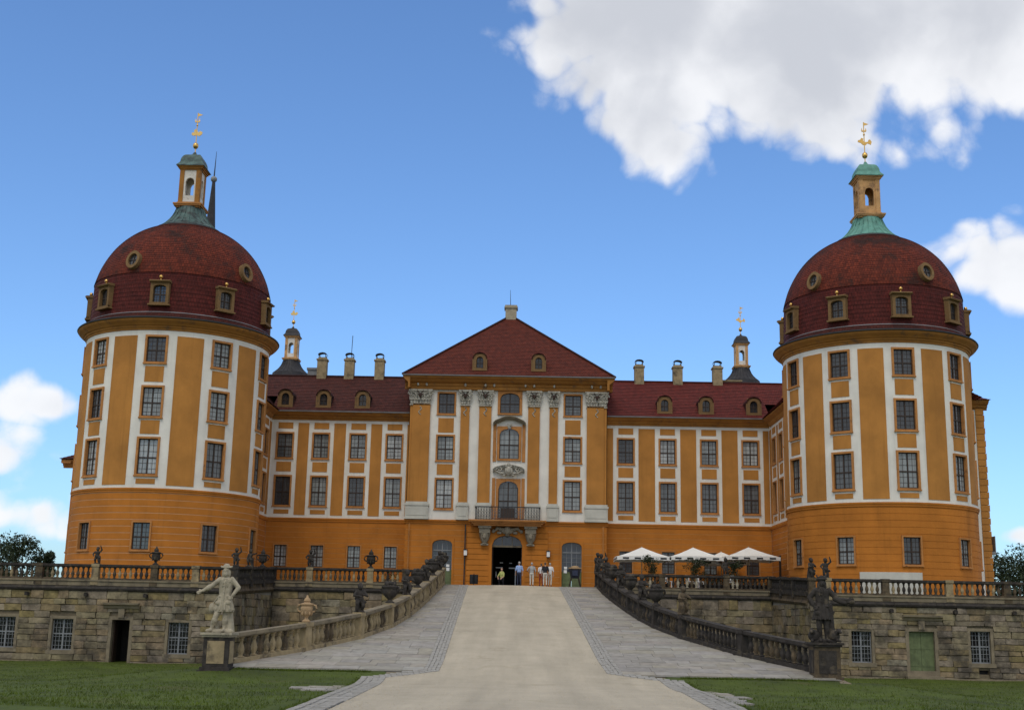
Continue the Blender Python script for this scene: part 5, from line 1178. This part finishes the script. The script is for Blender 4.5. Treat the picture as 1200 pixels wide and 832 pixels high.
pedestal('blackened pedestal under the dark huntsman statue', PRX, PRY, .78, 2.38, .50, ('stone_brown', 'stone_black'))
part_step = MB().box(PLX-.75, PLX+.15, PLY-.95, PLY-.55, .1, .66)
tag(put('stone_block', part_step.mesh('stone_block', 'stone_dressed')), 'low stone block in the lawn at the foot of the stained pedestal', 'stone block')
st1 = put('statue', fuse(huntsman(True), .016, ['stone_pale'], 'statue', 1), None, T(PLX+.06, PLY, 2.31, 0, (.90, .9, .98))); tag(st1, 'pale stone huntsman statue in hat and long coat pointing sideways', 'statue')
st2 = put('statue', fuse(huntsman(False), .016, ['stone_black'], 'statue', 1), None, T(PRX, PRY, 2.39, 0, (.94, .92, 1))); tag(st2, 'blackened stone huntsman statue with hounds at his feet, arm stretched out', 'statue')

# vases and cherubs on the piers
def vase_mesh(m, kind):
    mb = MB()
    if kind == 0: pr = [(.17, 0), (.19, .03), (.17, .06), (.09, .12), (.07, .18), (.10, .23), (.20, .34), (.26, .50), (.27, .60), (.24, .66), (.26, .70), (.30, .74), (.29, .78), (.18, .80), (.12, .84), (.15, .90), (.12, .98), (.06, 1.04), (.03, 1.14)]
    else: pr = [(.2, 0), (.2, .05), (.12, .1), (.09, .16), (.16, .22), (.29, .36), (.33, .50), (.31, .60), (.36, .66), (.37, .72), (.30, .74), (.22, .78), (.2, .85), (.1, .92), (.03, .96)]
    mb.lathe(pr, 16, cap=True)
    for sg in (-1, 1): mb.tube([(sg*.22, 0, .42), (sg*.36, 0, .46), (sg*.42, 0, .58), (sg*.38, 0, .70), (sg*.28, 0, .72)], [.045, .04, .04, .045, .04], 8)
    for k in range(8): a = 2*math.pi*k/8; mb.ell((.21*math.sin(a), .21*math.cos(a), .38), (.05, .05, .12), 6, 5)
    if kind == 1:
        for k in range(7): a = 2*math.pi*k/7; mb.ell((.17*math.sin(a), .17*math.cos(a), .80+.05*(k % 2)), (.11, .11, .11), 8, 6)
    return mb.mesh('vase', m, smooth=True)
VM = {(m, k): vase_mesh(m, k) for m in ('stone_black', 'stone_ochre') for k in (0, 1)}
def putto(pose):
    S = [('e', (0, -.02, 1.02), (.115, .12, .13), 0), ('e', (0, -.14, 1.0), (.02, .02, .03), 0), ('e', (0, .02, 1.08), (.125, .12, .1), 0), ('c', (0, 0, .92), (0, 0, .84), .06, .08, 0), ('e', (0, 0, .73), (.17, .12, .17), 0), ('e', (0, -.01, .53), (.16, .13, .16), 0)]
    if pose == 0: arms = [((-.16, 0, .82), (-.30, -.05, .68), (-.22, -.16, .56)), ((.16, 0, .82), (.30, -.05, .95), (.24, -.1, 1.16))]
    elif pose == 1: arms = [((-.16, 0, .82), (-.28, -.10, .66), (-.08, -.2, .64)), ((.16, 0, .82), (.28, -.1, .66), (.1, -.2, .7))]
    else: arms = [((-.16, 0, .82), (-.26, 0, .6), (-.2, -.1, .42)), ((.16, 0, .82), (.40, -.05, .84), (.62, -.1, .88))]
    for k, a in enumerate(arms): S += limb(*a, (.065, .055, .042), 0)+hand(a[2], Vector(a[2])-Vector(a[1]), 1-2*k, 0, .7, .018)
    if pose == 1: S += limb((-.09, 0, .46), (-.16, -.2, .34), (-.14, -.16, .06), (.1, .08, .05), 0)+limb((.09, 0, .46), (.12, -.12, .26), (.1, 0, .06), (.1, .08, .05), 0)+[('c', (0, .15, .05), (0, .12, .45), .16, .12, 0)]
    else: S += limb((-.09, 0, .46), (-.12, -.07, .26), (-.1, 0, .06), (.1, .08, .05), 0)+limb((.09, 0, .46), (.10, -.03, .26), (.14, .0, .06), (.1, .08, .05), 0)+[('c', (.12, .12, .03), (.14, .1, .5), .09, .07, 0)]
    S += [('c', (-.14, -.03, .03), (-.14, -.12, .03), .05, .04, 0), ('c', (.14, -.03, .03), (.15, -.12, .03), .05, .04, 0), ('e', (0, .03, .02), (.24, .2, .05), 0), ('c', (-.15, .05, .56), (.2, -.1, .42), .07, .06, 0)]
    return S
PU = {(m, p): fuse(putto(p), .02, [m], 'cherub', 2) for m, p in (('stone_black', 0), ('stone_black', 1), ('stone_black', 2), ('stone_brown', 1))}
def orn(kind, mesh, x, y, z, label, group=None, rz=0.0, s=1.0):
    o = put(kind, mesh, None, T(x, y, z, rz, (s, s, s))); return tag(o, label, 'vase' if 'vase' in kind else 'statue', group)
t_o = tz+.93
orn('cherub_statue', PU['stone_black', 0], -25.56, WY+.1, t_o, 'dark cherub statue on the balustrade over the open dark doorway', s=.85)
orn('stone_vase', VM['stone_black', 0], -22.06, WY+.1, t_o, 'dark stone vase on the balustrade over the open dark doorway', s=.95)
ry = lambda t: (WY+.1+(IY-WY)*t, tz+(iz-tz)*t+.96)
orn('cherub_statue', PU['stone_black', 0], XL+.02, *ry(0), 'small dark cherub looking over the hat of the pale huntsman statue', s=.9, rz=.4)
orn('cherub_statue', PU['stone_black', 2], XL+.02, *ry(.34), 'dark cherub leaning over the balustrade beside the pale huntsman statue', s=.9, rz=-.5)
orn('stone_vase', VM['stone_black', 0], XL+.02, *ry(.67), 'dark stone vase on the balustrade stepping back by the pale huntsman', s=1.0)
orn('cherub_statue', PU['stone_black', 0], -14.79, IY+.1, iz+.98, 'dark cherub on the recessed terrace balustrade before a ground floor window', s=1.0)
orn('stone_vase', VM['stone_black', 0], -10.67, IY+.1, iz+.98, 'dark handled vase on the recessed terrace balustrade, tall lid', s=1.12)
orn('cherub_statue', PU['stone_black', 2], 13.45, IY+.1, iz+.98, 'dark cherub stretching an arm before the white parasols', s=1.0)
orn('cherub_statue', PU['stone_black', 1], XR+.15, WY+.1, t_o, 'dark cherub at the corner of the balustrade near the dark huntsman', s=1.0, rz=.6)
orn('cherub_statue', PU['stone_black', 0], 17.55, WY+.1, t_o, 'dark cherub with raised arm above the hat of the dark huntsman', s=1.0)
for P, Y_, H_, seq in ((LB, LY, 1.17, ['o', 'c', 'v', 'c', 'u', 'c', 'u', 'c', 'u']), (RB, RY, 1.11, [None, 's', 'u', 'c', 'v', 'c', 'u', 'c', 'c', 'c'])):
    left = P is LB; nm = 'pale sandstone ramp balustrade' if left else 'blackened ramp balustrade'
    for i, k in enumerate(seq):
        y = Y_[i+1]; x = lin(P, y); z = zr(y)+H_; rz = random.uniform(-.7, .7)
        if k == 'o': orn('stone_vase', VM['stone_ochre', 0], x, y, z, 'ochre stone vase on the pale sandstone ramp balustrade', s=.98)
        elif k == 's': orn('cherub_statue', PU['stone_brown', 1], x, y, z, 'brown seated cherub on the blackened ramp balustrade', rz=.5, s=1.15)
        nth = ('first', 'second', 'third', 'fourth', 'fifth', 'sixth', 'seventh', 'eighth', 'ninth', 'tenth')[i]
        if k == 'c': orn('cherub_statue', PU['stone_black', i % 2], x, y, z, 'dark cherub on the '+nm+', '+nth+' pier up from the huntsman', 'cherubs on the '+nm, rz, 1.12)
        elif k in ('v', 'u'): orn('stone_vase', VM['stone_black', 1], x, y, z, 'squat dark vase on the '+nm+', '+nth+' pier up from the huntsman', 'vases on the '+nm, rz, 1.12)

# ------------------------------------------------------------------ visitors before the main door
def person(label, x, y, h, rz, mats, pose='walk'):
    """mats: skin, hair, top, trousers, shoes; facing local +y"""
    s = h/1.75; S = []
    top, leg, shoe = 2, 3, 4; V = lambda a, b, c: (a*s, b*s, c*s)
    if pose == 'squat':
        dz = -.40
        S += [('c', V(-.10, -.05, .42), V(-.20, .28, .52), .085*s, .07*s, leg), ('c', V(-.20, .28, .52), V(-.17, .08, .08), .065*s, .045*s, leg), ('c', V(.10, -.05, .42), V(.20, .28, .52), .085*s, .07*s, leg), ('c', V(.20, .28, .52), V(.17, .08, .08), .065*s, .045*s, leg), ('c', V(-.17, .05, .04), V(-.19, .22, .035), .045*s, .035*s, shoe), ('c', V(.17, .05, .04), V(.19, .22, .035), .045*s, .035*s, shoe)]
        S += [('e', V(0, -.04, .48), V(.17, .14, .14), leg)]; arms = [(V(-.19, .06, .92), V(-.26, .22, .68), V(-.16, .38, .56)), (V(.19, .06, .92), V(.26, .22, .68), V(.16, .38, .56))]; off = .06
    else:
        st = .16 if pose == 'walk' else .05; dz = 0; off = 0
        S += [('c', V(-.09, 0, .90), V(-.10, st*.5+.03, .49), .088*s, .062*s, leg), ('c', V(-.10, st*.5+.03, .49), V(-.10, st*.5, .09), .060*s, .042*s, leg), ('c', V(.09, 0, .90), V(.10, -st*.2+.04, .49), .088*s, .062*s, leg), ('c', V(.10, -st*.2+.04, .49), V(.10, -st, .10), .060*s, .042*s, leg)]
        S += [('c', V(-.10, st*.5-.02, .045), V(-.11, st*.5+.15, .04), .046*s, .036*s, shoe), ('c', V(.10, -st-.02, .045), V(.11, -st+.15, .04), .046*s, .036*s, shoe), ('e', V(0, -.01, .93), V(.165, .12, .13), leg)]
        if pose == 'hips': arms = [(V(-.20, 0, 1.40), V(-.34, -.06, 1.18), V(-.20, .08, 1.03)), (V(.20, 0, 1.40), V(.29, -.03, 1.12), V(.27, .10, .90))]
        else: arms = [(V(-.20, 0, 1.40), V(-.26, -.05, 1.12), V(-.25, .09, .90)), (V(.20, 0, 1.40), V(.27, .0, 1.12), V(.25, .06, .88))]
    Z = lambda a, b, c: V(a, b+off, c+dz)
    S += [('e', Z(0, 0, 1.25), V(.185, .125, .23), top), ('e', Z(0, 0, 1.06), V(.165, .12, .16), top), ('c', Z(-.13, 0, 1.41), Z(.13, 0, 1.41), .075*s, .075*s, top), ('c', Z(0, 0, 1.44), Z(0, .01, 1.56), .055*s, .052*s, 0)]
    S += [('e', Z(0, .02, 1.64), V(.078, .095, .115), 0), ('e', Z(0, .12, 1.625), V(.014, .02, .022), 0), ('e', Z(-.08, .01, 1.63), V(.012, .02, .03), 0), ('e', Z(.08, .01, 1.63), V(.012, .02, .03), 0), ('e', Z(0, -.015, 1.675), V(.086, .095, .10), 1), ('e', Z(-.03, .105, 1.655), V(.012, .012, .01), 1), ('e', Z(.03, .105, 1.655), V(.012, .012, .01), 1), ('e', Z(0, .108, 1.585), V(.025, .012, .008), 0)]
    for k, a in enumerate(arms):
        S += [('c', a[0], a[1], .056*s, .046*s, top), ('c', a[1], a[2], .042*s, .03*s, 0)]+hand(a[2], Vector(a[2])-Vector(a[1]), 1-2*k, 0, s)
    o = put('person', fuse(S, .0135, mats, 'person', 2), None, T(x, y, zr(y)+.012, rz))
    return tag(o, label, 'person', None)
PYY = -7.0
person('person in pale blue shirt and dark trousers walking to the main door', -.60, PYY, 1.72, .1, ['skin', 'hair_grey', 'cloth_blue', 'cloth_navy', 'cloth_black'])
person('person in grey shirt and cream trousers walking to the main door', .32, PYY, 1.68, -.05, ['skin', 'hair_grey', 'cloth_grey', 'cloth_cream', 'cloth_black'], 'hips')
person('person in black top and cream trousers in the group by the door', 1.30, PYY, 1.70, .15, ['skin', 'hair', 'cloth_black', 'cloth_cream', 'cloth_black'], 'stand')
person('person in white shirt and pale trousers in the group by the door', 1.66, PYY+.45, 1.68, -.2, ['skin', 'hair_grey', 'cloth_white', 'cloth_cream', 'cloth_black'], 'stand')
person('person in white shirt and dark red trousers in the group by the door', 1.02, PYY+.6, 1.62, .3, ['skin', 'hair', 'cloth_white', 'cloth_red', 'cloth_black'], 'stand')
person('small person in yellow-green top crouching before the dark doorway', -1.86, PYY+.2, 1.62, 2.7, ['skin', 'hair', 'cloth_lime', 'cloth_black', 'cloth_black'], 'squat')
# litter bins and an iron fire basket beside the doors
bn = thing('litter_bin', 'pair of slim dark litter bins on a post left of the main door steps', 'litter bin', (-4.1, -2.6, 5.55)); bn['label'] = 'slim twin dark litter bin standing between main door and arched door'
for dx in (-.17, .17): part('drum', MB().lathe([(.13, 5.62), (.155, 5.66), (.16, 6.28), (.17, 6.32), (.14, 6.33), (.12, 6.1)], 14, (-4.1+dx, -2.6, 0), cap=True), 'metal_dark', bn, smooth=True)
part('post', MB().tube([(-4.1, -2.6, 5.5), (-4.1, -2.6, 6.42)], .03, 8), 'metal_dark', bn)
fb_ = thing('stand', 'dark wooden stand on splayed legs with pale lid before the arched door', 'stand', (3.55, -5.2, 5.48))
bx, by, bz = 3.55, -5.2, zr(-5.2)
for sx_ in (-1, 1):
    for sy_ in (-1, 1): part('leg', MB().tube([(bx+sx_*.42, by+sy_*.25, bz), (bx+sx_*.25, by+sy_*.15, bz+.7)], [.05, .06], 6), 'sash', fb_)
part('body', MB().hexa([(bx-.3, by-.2, bz+.62), (bx+.3, by-.2, bz+.62), (bx+.3, by+.2, bz+.62), (bx-.3, by+.2, bz+.62), (bx-.45, by-.3, bz+1.32), (bx+.45, by-.3, bz+1.32), (bx+.45, by+.3, bz+1.32), (bx-.45, by+.3, bz+1.32)]), 'cloth_black', fb_)
part('lid', MB().box(bx-.48, bx+.48, by-.33, by+.33, bz+1.32, bz+1.40).ell((bx, by, bz+1.42), (.32, .2, .13)), 'stone_ochre', fb_)
part('panel', MB().box(bx-.2, bx+.2, by-.31, by-.27, bz+.8, bz+1.2), 'cloth_navy', fb_)

# ------------------------------------------------------------------ cafe terrace: parasols, chairs, potted shrubs
def leaves(mb, c, r, n, size, rnd, mi=0, up=.2):
    for _ in range(n):
        while True:
            p = Vector((rnd.uniform(-1, 1), rnd.uniform(-1, 1), rnd.uniform(-1, 1)))
            if .25 < p.length < 1: break
        p = Vector((c[0]+p.x*r[0], c[1]+p.y*r[1], c[2]+p.z*r[2])); a = Vector((rnd.gauss(0, 1), rnd.gauss(0, 1), rnd.gauss(up, 1))).normalized(); b = a.cross(Vector((rnd.gauss(0, 1), rnd.gauss(0, 1), rnd.gauss(0, 1)))).normalized(); s_ = size*rnd.uniform(.6, 1.3)
        mb.add([p-b*s_*.35, p+a*s_*.5, p+b*s_*.35, p+a*s_*1.1], [(0, 2, 3, 1)] if 0 else [(0, 1, 2), (1, 3, 2), (0, 3, 1)][:2], mi)
def parasol(label, x, y, ztop, hw):
    zf = 5.4; p = thing('parasol', label, 'parasol', (x, y, zf), 'white square parasols on the cafe terrace'); zb = ztop-.80
    c = MB(); n = 10
    E_ = [(-1, -1), (1, -1), (1, 1), (-1, 1)]
    for (ax, ay), (bx_, by_) in zip(E_, E_[1:]+E_[:1]):
        for i in range(n):
            for j in range(n):
                def Q(u, v):
                    ex, ey = ax+(bx_-ax)*u, ay+(by_-ay)*u; sag = .10*math.sin(math.pi*v)*(.4+.6*math.sin(math.pi*u))+.05*math.sin(math.pi*u)*v*v*-1
                    return (x+ex*hw*v, y+ey*hw*v, ztop-.80*v-sag)
                c.add([Q(i/n, j/n), Q((i+1)/n, j/n), Q((i+1)/n, (j+1)/n), Q(i/n, (j+1)/n)], [(0, 1, 2, 3)])
    part('canopy', c, 'fabric_white', p, smooth=True)
    for (ax, ay), (bx_, by_) in zip(E_, E_[1:]+E_[:1]):
        v = MB(); m_ = 16
        for i in range(m_):
            u0, u1 = i/m_, (i+1)/m_; P = lambda u, dz: (x+(ax+(bx_-ax)*u)*hw*1.004, y+(ay+(by_-ay)*u)*hw*1.004, zb-.05*math.sin(math.pi*u)*-1+dz)
            v.add([P(u0, -.26+.03*(i % 2)), P(u1, -.26+.03*((i+1) % 2)), P(u1, .02), P(u0, .02)], [(0, 1, 2, 3)], 1 if i in (3, 6, 10, 13) else 0)
        vo = part('valance', v, ['fabric_white', 'fabric_white'], p)
        for u in (.16, .38, .62, .86):   # dark printed marks, too small to read
            cx_, cy_ = x+(ax+(bx_-ax)*u)*hw, y+(ay+(by_-ay)*u)*hw; hx, hy = abs(bx_-ax)/2*.22, abs(by_-ay)/2*.22; ox, oy = (ax+bx_)/2*.02, (ay+by_)/2*.02
            part('print', MB().box(cx_-hx-.006+ox, cx_+hx+.006+ox, cy_-hy-.006+oy, cy_+hy+.006+oy, zb-.16, zb-.04), 'metal_dark', vo)
        part('rib', MB().tube([(x, y, ztop-.08), (x+ax*hw*.98, y+ay*hw*.98, zb-.02)], .02, 6), 'sash', p)
    part('pole', MB().tube([(x, y, zf-.1), (x, y, ztop+.06)], .035, 10), 'stone_pale', p)
    part('base', MB().box(x-.35, x+.35, y-.35, y+.35, zf-.05, zf+.12), 'stone_dressed', p)
parasol('white square parasol over the cafe nearest the ramp crest', 8.46, -6, 8.45, 1.95)
parasol('white square parasol over the cafe, middle one of three in front', 12.26, -6, 8.50, 1.95)
parasol('white square parasol over the cafe beside the round tower', 16.37, -6, 8.60, 1.95)
parasol('white square parasol tucked behind the one beside the round tower', 14.9, -2.4, 8.42, 1.85)
def chair(x, y, rz, dark, first=[None, None]):
    cm = ('plastic_white', 'sash')[dark]
    if first[dark] is None:
        M = {}
        M['seat'] = MB().box(-.24, .24, -.24, .24, .42, .46).mesh('seat', cm)
        bk = MB().box(-.24, .24, .20, .24, .80, .90)
        for k in range(5): bk.box(-.21+.095*k, -.16+.095*k, .205, .235, .46, .80)
        M['backrest'] = bk.mesh('backrest', cm); M['leg'] = MB().box(-.025, .025, -.025, .025, 0, .42).mesh('leg', cm); first[dark] = M
    M = first[dark]; c = bpy.data.objects.new('cafe_chair', None); COL.objects.link(c); c.matrix_basis = T(x, y, 5.38, rz)
    tag(c, ('white slatted cafe chair', 'dark wooden cafe chair')[dark]+' glimpsed between the balusters under the parasols', 'chair', ('white', 'dark')[dark]+' chairs on the cafe terrace')
    put('seat', M['seat'], c); put('backrest', M['backrest'], c)
    for sx_ in (-.2, .2):
        for sy_ in (-.2, .2): put('leg', M['leg'], c, T(sx_, sy_, 0))
for q_, (x, y, rz, m_) in enumerate(((8.2, -11.6, -.8, 1), (9.1, -11.9, .4, 1), (9.75, -11.3, 2.2, 0), (10.5, -11.8, -.3, 1), (11.3, -11.6, .9, 0), (12.05, -11.7, 1.2, 0), (12.8, -11.6, .2, 1), (14.15, -11.5, 2.8, 0), (14.9, -11.7, 3.0, 1), (15.6, -11.5, -.8, 1), (7.2, -11.6, .8, 1))): chair(x, y, rz, m_)
for q_, (x, y) in enumerate(((8.6, -10.4), (11.0, -10.3), (13.4, -10.4), (15.3, -10.3))):
    t = thing('cafe_table', 'dark cafe table '+('under the parasol by the ramp crest', 'between the two parasols by the ramp', 'behind the cherub stretching its arm', 'by the round tower')[q_], 'table', (x, y, 5.38), 'dark tables on the cafe terrace')
    part('table_top', MB().lathe([(.02, 6.12), (.5, 6.12), (.52, 6.14), (.5, 6.16), (.02, 6.16)], 20, (x, y, 0)), 'sash', t); part('leg', MB().tube([(x, y, 5.4), (x, y, 6.12)], .05, 8), 'metal_dark', t); part('foot', MB().box(x-.3, x+.3, y-.04, y+.04, 5.38, 5.43).box(x-.04, x+.04, y-.3, y+.3, 5.38, 5.43), 'metal_dark', t)
for q_, x in enumerate((6.9, 9.0, 10.9, 12.6, 14.4, 16.0)):
    t = thing('planter', 'long planter of greenery behind the cafe balustrade '+('beside the ramp crest', 'behind its first pier from the ramp', 'below the middle parasol', 'just before the cherub stretching its arm', 'just past the cherub stretching its arm', 'in the corner by the round tower')[q_], 'planter', (x, -13.0, 5.3), 'planters along the cafe balustrade')
    part('trough', MB().box(x-.7, x+.7, -13.2, -12.8, 5.28, 5.62), 'sash', t); lf = MB()
    for _k in range(7): leaves(lf, (x-.6+.2*_k, -13.0, 5.78), (.2, .2, .22), 40, .09, random.Random(60+q_*9+_k))
    part('foliage', lf, 'leaf', t)
def pot_plant(label, x, y, h, seed):
    rnd_ = random.Random(seed); t = thing('potted_shrub', label, 'potted plant', (x, y, 5.4), 'potted shrubs on the cafe terrace')
    part('pot', MB().lathe([(.2, 5.4), (.26, 5.5), (.32, 5.85), (.36, 5.9), (.34, 5.94), (.28, 5.9)], 16, (x, y, 0), cap=True), 'stone_ochre', t, smooth=True)
    st = MB()
    for k in range(5): a = k*1.26; st.tube([(x, y, 5.85), (x+.15*math.sin(a), y+.15*math.cos(a), 5.4+h*.5), (x+.35*math.sin(a), y+.35*math.cos(a), 5.4+h*.8)], [.03, .02, .01], 5)
    part('stems', st, 'bark', t)
    lf = MB()
    for k in range(14): leaves(lf, (x+rnd_.gauss(0, .28), y+rnd_.gauss(0, .28), 5.4+h*rnd_.uniform(.45, .92)), (.3, .3, .3), 60, .13, rnd_)
    part('foliage', lf, 'leaf', t)
pot_plant('potted shrub under the parasol nearest the ramp crest', 8.9, -8.8, 2.3, 1)
pot_plant('potted shrub between the two parasols by the ramp', 11.9, -8.8, 2.2, 2)
pot_plant('bushy potted shrub beside the cherub stretching its arm', 14.9, -8.4, 2.0, 3)
fl = thing('flower_box', 'small box of red flowers behind the recessed terrace balustrade', 'flower box', (-9.4, -12.9, 5.3))
part('box', MB().box(-9.9, -8.9, -13.1, -12.75, 5.3, 5.55), 'stone_ochre', fl); lf = MB(); leaves(lf, (-9.4, -12.92, 5.78), (.5, .2, .25), 220, .1, random.Random(9)); part('foliage', lf, 'leaf_light', fl); lf = MB(); leaves(lf, (-9.4, -12.95, 5.9), (.45, .2, .2), 120, .09, random.Random(10)); part('blossom', lf, 'flower_red', fl)

# ------------------------------------------------------------------ trees beyond the palace
def tree(label, x, y, h, r, seed, n=60, conifer=False):
    rnd_ = random.Random(seed); t = thing('tree', label, 'tree', (x, y, 0), None)
    tk = MB(); tk.tube([(x, y, -.2), (x+.1, y, h*.3), (x-.1, y, h*.6), (x, y, h*.85)], [.45, .36, .24, .08], 8)
    for k in range(9):
        a = k*2.4; z = h*(.3+.06*k); L = r*(.9-.05*k); tk.tube([(x, y, z), (x+L*.5*math.sin(a), y+L*.5*math.cos(a), z+L*.25), (x+L*math.sin(a), y+L*math.cos(a), z+L*.6)], [.16, .10, .03], 6)
    part('trunk', tk, 'bark', t); lf = MB()
    for k in range(n):
        if conifer: zt = rnd_.random()**.8; rr = r*(1-zt)+.2; a = rnd_.uniform(0, 6.28); c = (x+rr*math.sin(a)*rnd_.uniform(.3, 1), y+rr*math.cos(a)*.8, h*(.2+.78*zt)); s_ = .5+.5*(1-zt)
        else:
            while True:
                p = Vector((rnd_.uniform(-1, 1), rnd_.uniform(-1, 1), rnd_.uniform(-1, 1)))
                if p.length < 1: break
            p = p.normalized()*p.length**.5; c = (x+p.x*r, y+p.y*r, h*.60+p.z*h*.38); s_ = r*rnd_.uniform(.18, .34)
        leaves(lf, c, (s_*1.25, s_*1.25, s_), 75, .40, rnd_)
    part('crown', lf, 'leaf', t)
# heights follow the tree line seen over the terrace balustrade
for i, (lab, x, y, h, r, n, cf) in enumerate((('broad dark tree at the far edge of the left tree line', -71, 64, 12.8, 4.6, 70, False), ('rounded dark tree next to the pointed one in the left tree line', -65.5, 60, 12.4, 3.6, 60, False), ('small pointed dark tree in the left tree line', -61.8, 61, 10.6, 1.9, 45, True), ('low dark tree beside the annex in the left tree line', -59.6, 66, 9.2, 2.4, 40, False), ('tall dark tree close to the quoined palace corner', 60.2, 60, 12.6, 3.4, 60, False), ('broad dark tree beyond the quoined palace corner', 65.5, 63, 13.8, 4.8, 75, False), ('dark spreading tree at the outer end of the right tree line', 72, 66, 13.4, 4.5, 60, False))): tree(lab, x, y, h, r, 40+i, n, cf)
bt = thing('bare_tree', 'leafless sapling against the sky beside the annex', 'tree', (-56.9, 60, 0)); b_ = MB(); b_.tube([(-56.9, 60, 0), (-56.8, 60, 6), (-56.6, 60, 10.6)], [.14, .09, .02], 6); rb = random.Random(5)
for k in range(16): z = 5+k*.35; a = rb.uniform(-1, 1); b_.tube([(-56.8, 60, z), (-56.8+a*1.0, 60+rb.uniform(-.5, .5), z+.8), (-56.8+a*1.5, 60, z+1.6)], [.045, .03, .01], 5)
part('trunk', b_, 'bark', bt)

# ------------------------------------------------------------------ lawn details
gm = MB(); rg = random.Random(12)
def blades(x, y, k, hmax):
    z = lawn_z(x, y)
    for _ in range(k):
        px, py = x+rg.gauss(0, .05), y+rg.gauss(0, .05); h = rg.uniform(.4, 1)*hmax; a = rg.uniform(0, 6.28); dx, dy = math.cos(a)*.013, math.sin(a)*.013; lx, ly = rg.gauss(0, .35)*h, rg.gauss(0, .35)*h
        gm.add([(px-dx, py-dy, z-.01), (px+dx, py+dy, z-.01), (px+lx, py+ly, z+h)], [(0, 1, 2)])
for _ in range(24000):
    s_ = rg.choice((-1, 1)); d = 28+rg.random()**1.5*46; y = -DIST+d
    lo = 6.0 if y < -50 else 13.0; hi = min(34, 3+d*.46)
    if hi <= lo or y > -25.2: continue
    x = s_*rg.uniform(lo, hi)
    if abs(x-PLX) < .8 and abs(y-PLY) < .9 or abs(x-PRX) < .8 and abs(y-PRY) < .9: continue
    blades(x, y, 2, .085)
for _ in range(2600):   # ragged fringes along the paving and the wall foot
    s_ = rg.choice((-1, 1)); y = rg.uniform(-70, -50)
    blades((lin(ROADL, y)-.95 if s_ < 0 else lin(ROADR, y)+.95)+rg.gauss(0, .1), y, 2, .09); x = s_*rg.uniform(5.9, 11); blades(x, -50.1+rg.gauss(0, .06), 2, .09)
gr = put('grass', gm.mesh('grass', 'grass_blade', recalc=False)); gr['kind'] = 'stuff'; gr['label'] = 'short mown grass on both lawns'; gr['category'] = 'grass'
sh = thing('shrub', 'low dark clipped shrub in the lawn below the open dark doorway', 'shrub', (-13.9, -67.6, .3)); lf = MB()
for k in range(16): leaves(lf, (-13.9+rg.uniform(-.5, .5), -67.6+rg.uniform(-.3, .3), .42+rg.uniform(-.1, .12)), (.22, .2, .14), 50, .07, rg)
part('foliage', lf, 'leaf', sh)
mk = thing('marker_post', 'small bluish marker post in the lawn below the open dark doorway', 'post', (-13.0, -62.3, .3)); part('post', MB().box(-13.05, -12.95, -62.35, -62.25, .2, .72), 'metal_grey', mk); part('plate', MB().box(-13.05, -12.95, -62.37, -62.35, .5, .72), 'cloth_navy', mk)

pb = MB(); rp_ = random.Random(33)
for _ in range(3500):
    y = -DIST+26+rp_.random()**1.3*50; l, r = lin(ROADL, y), lin(ROADR, y)
    t = rp_.random() if rp_.random() < .6 else (abs(rp_.gauss(0, .05)) if rp_.random() < .5 else 1-abs(rp_.gauss(0, .05)))
    x = l+(r-l)*t+rp_.gauss(0, .1); z = zr(y)+.02+.05*(1-(2*min(1, max(0, t))-1)**2); q = rp_.uniform(.008, .026)
    pb.add([(x+q, y, z), (x, y+q, z), (x-q, y, z), (x, y-q, z), (x, y, z+q*.9)], [(0, 1, 4), (1, 2, 4), (2, 3, 4), (3, 0, 4)])
po_ = put('loose_gravel', pb.mesh('loose_gravel', 'gravel', recalc=False)); po_['kind'] = 'stuff'; po_['label'] = 'loose pebbles strewn over the gravel road'; po_['category'] = 'gravel'
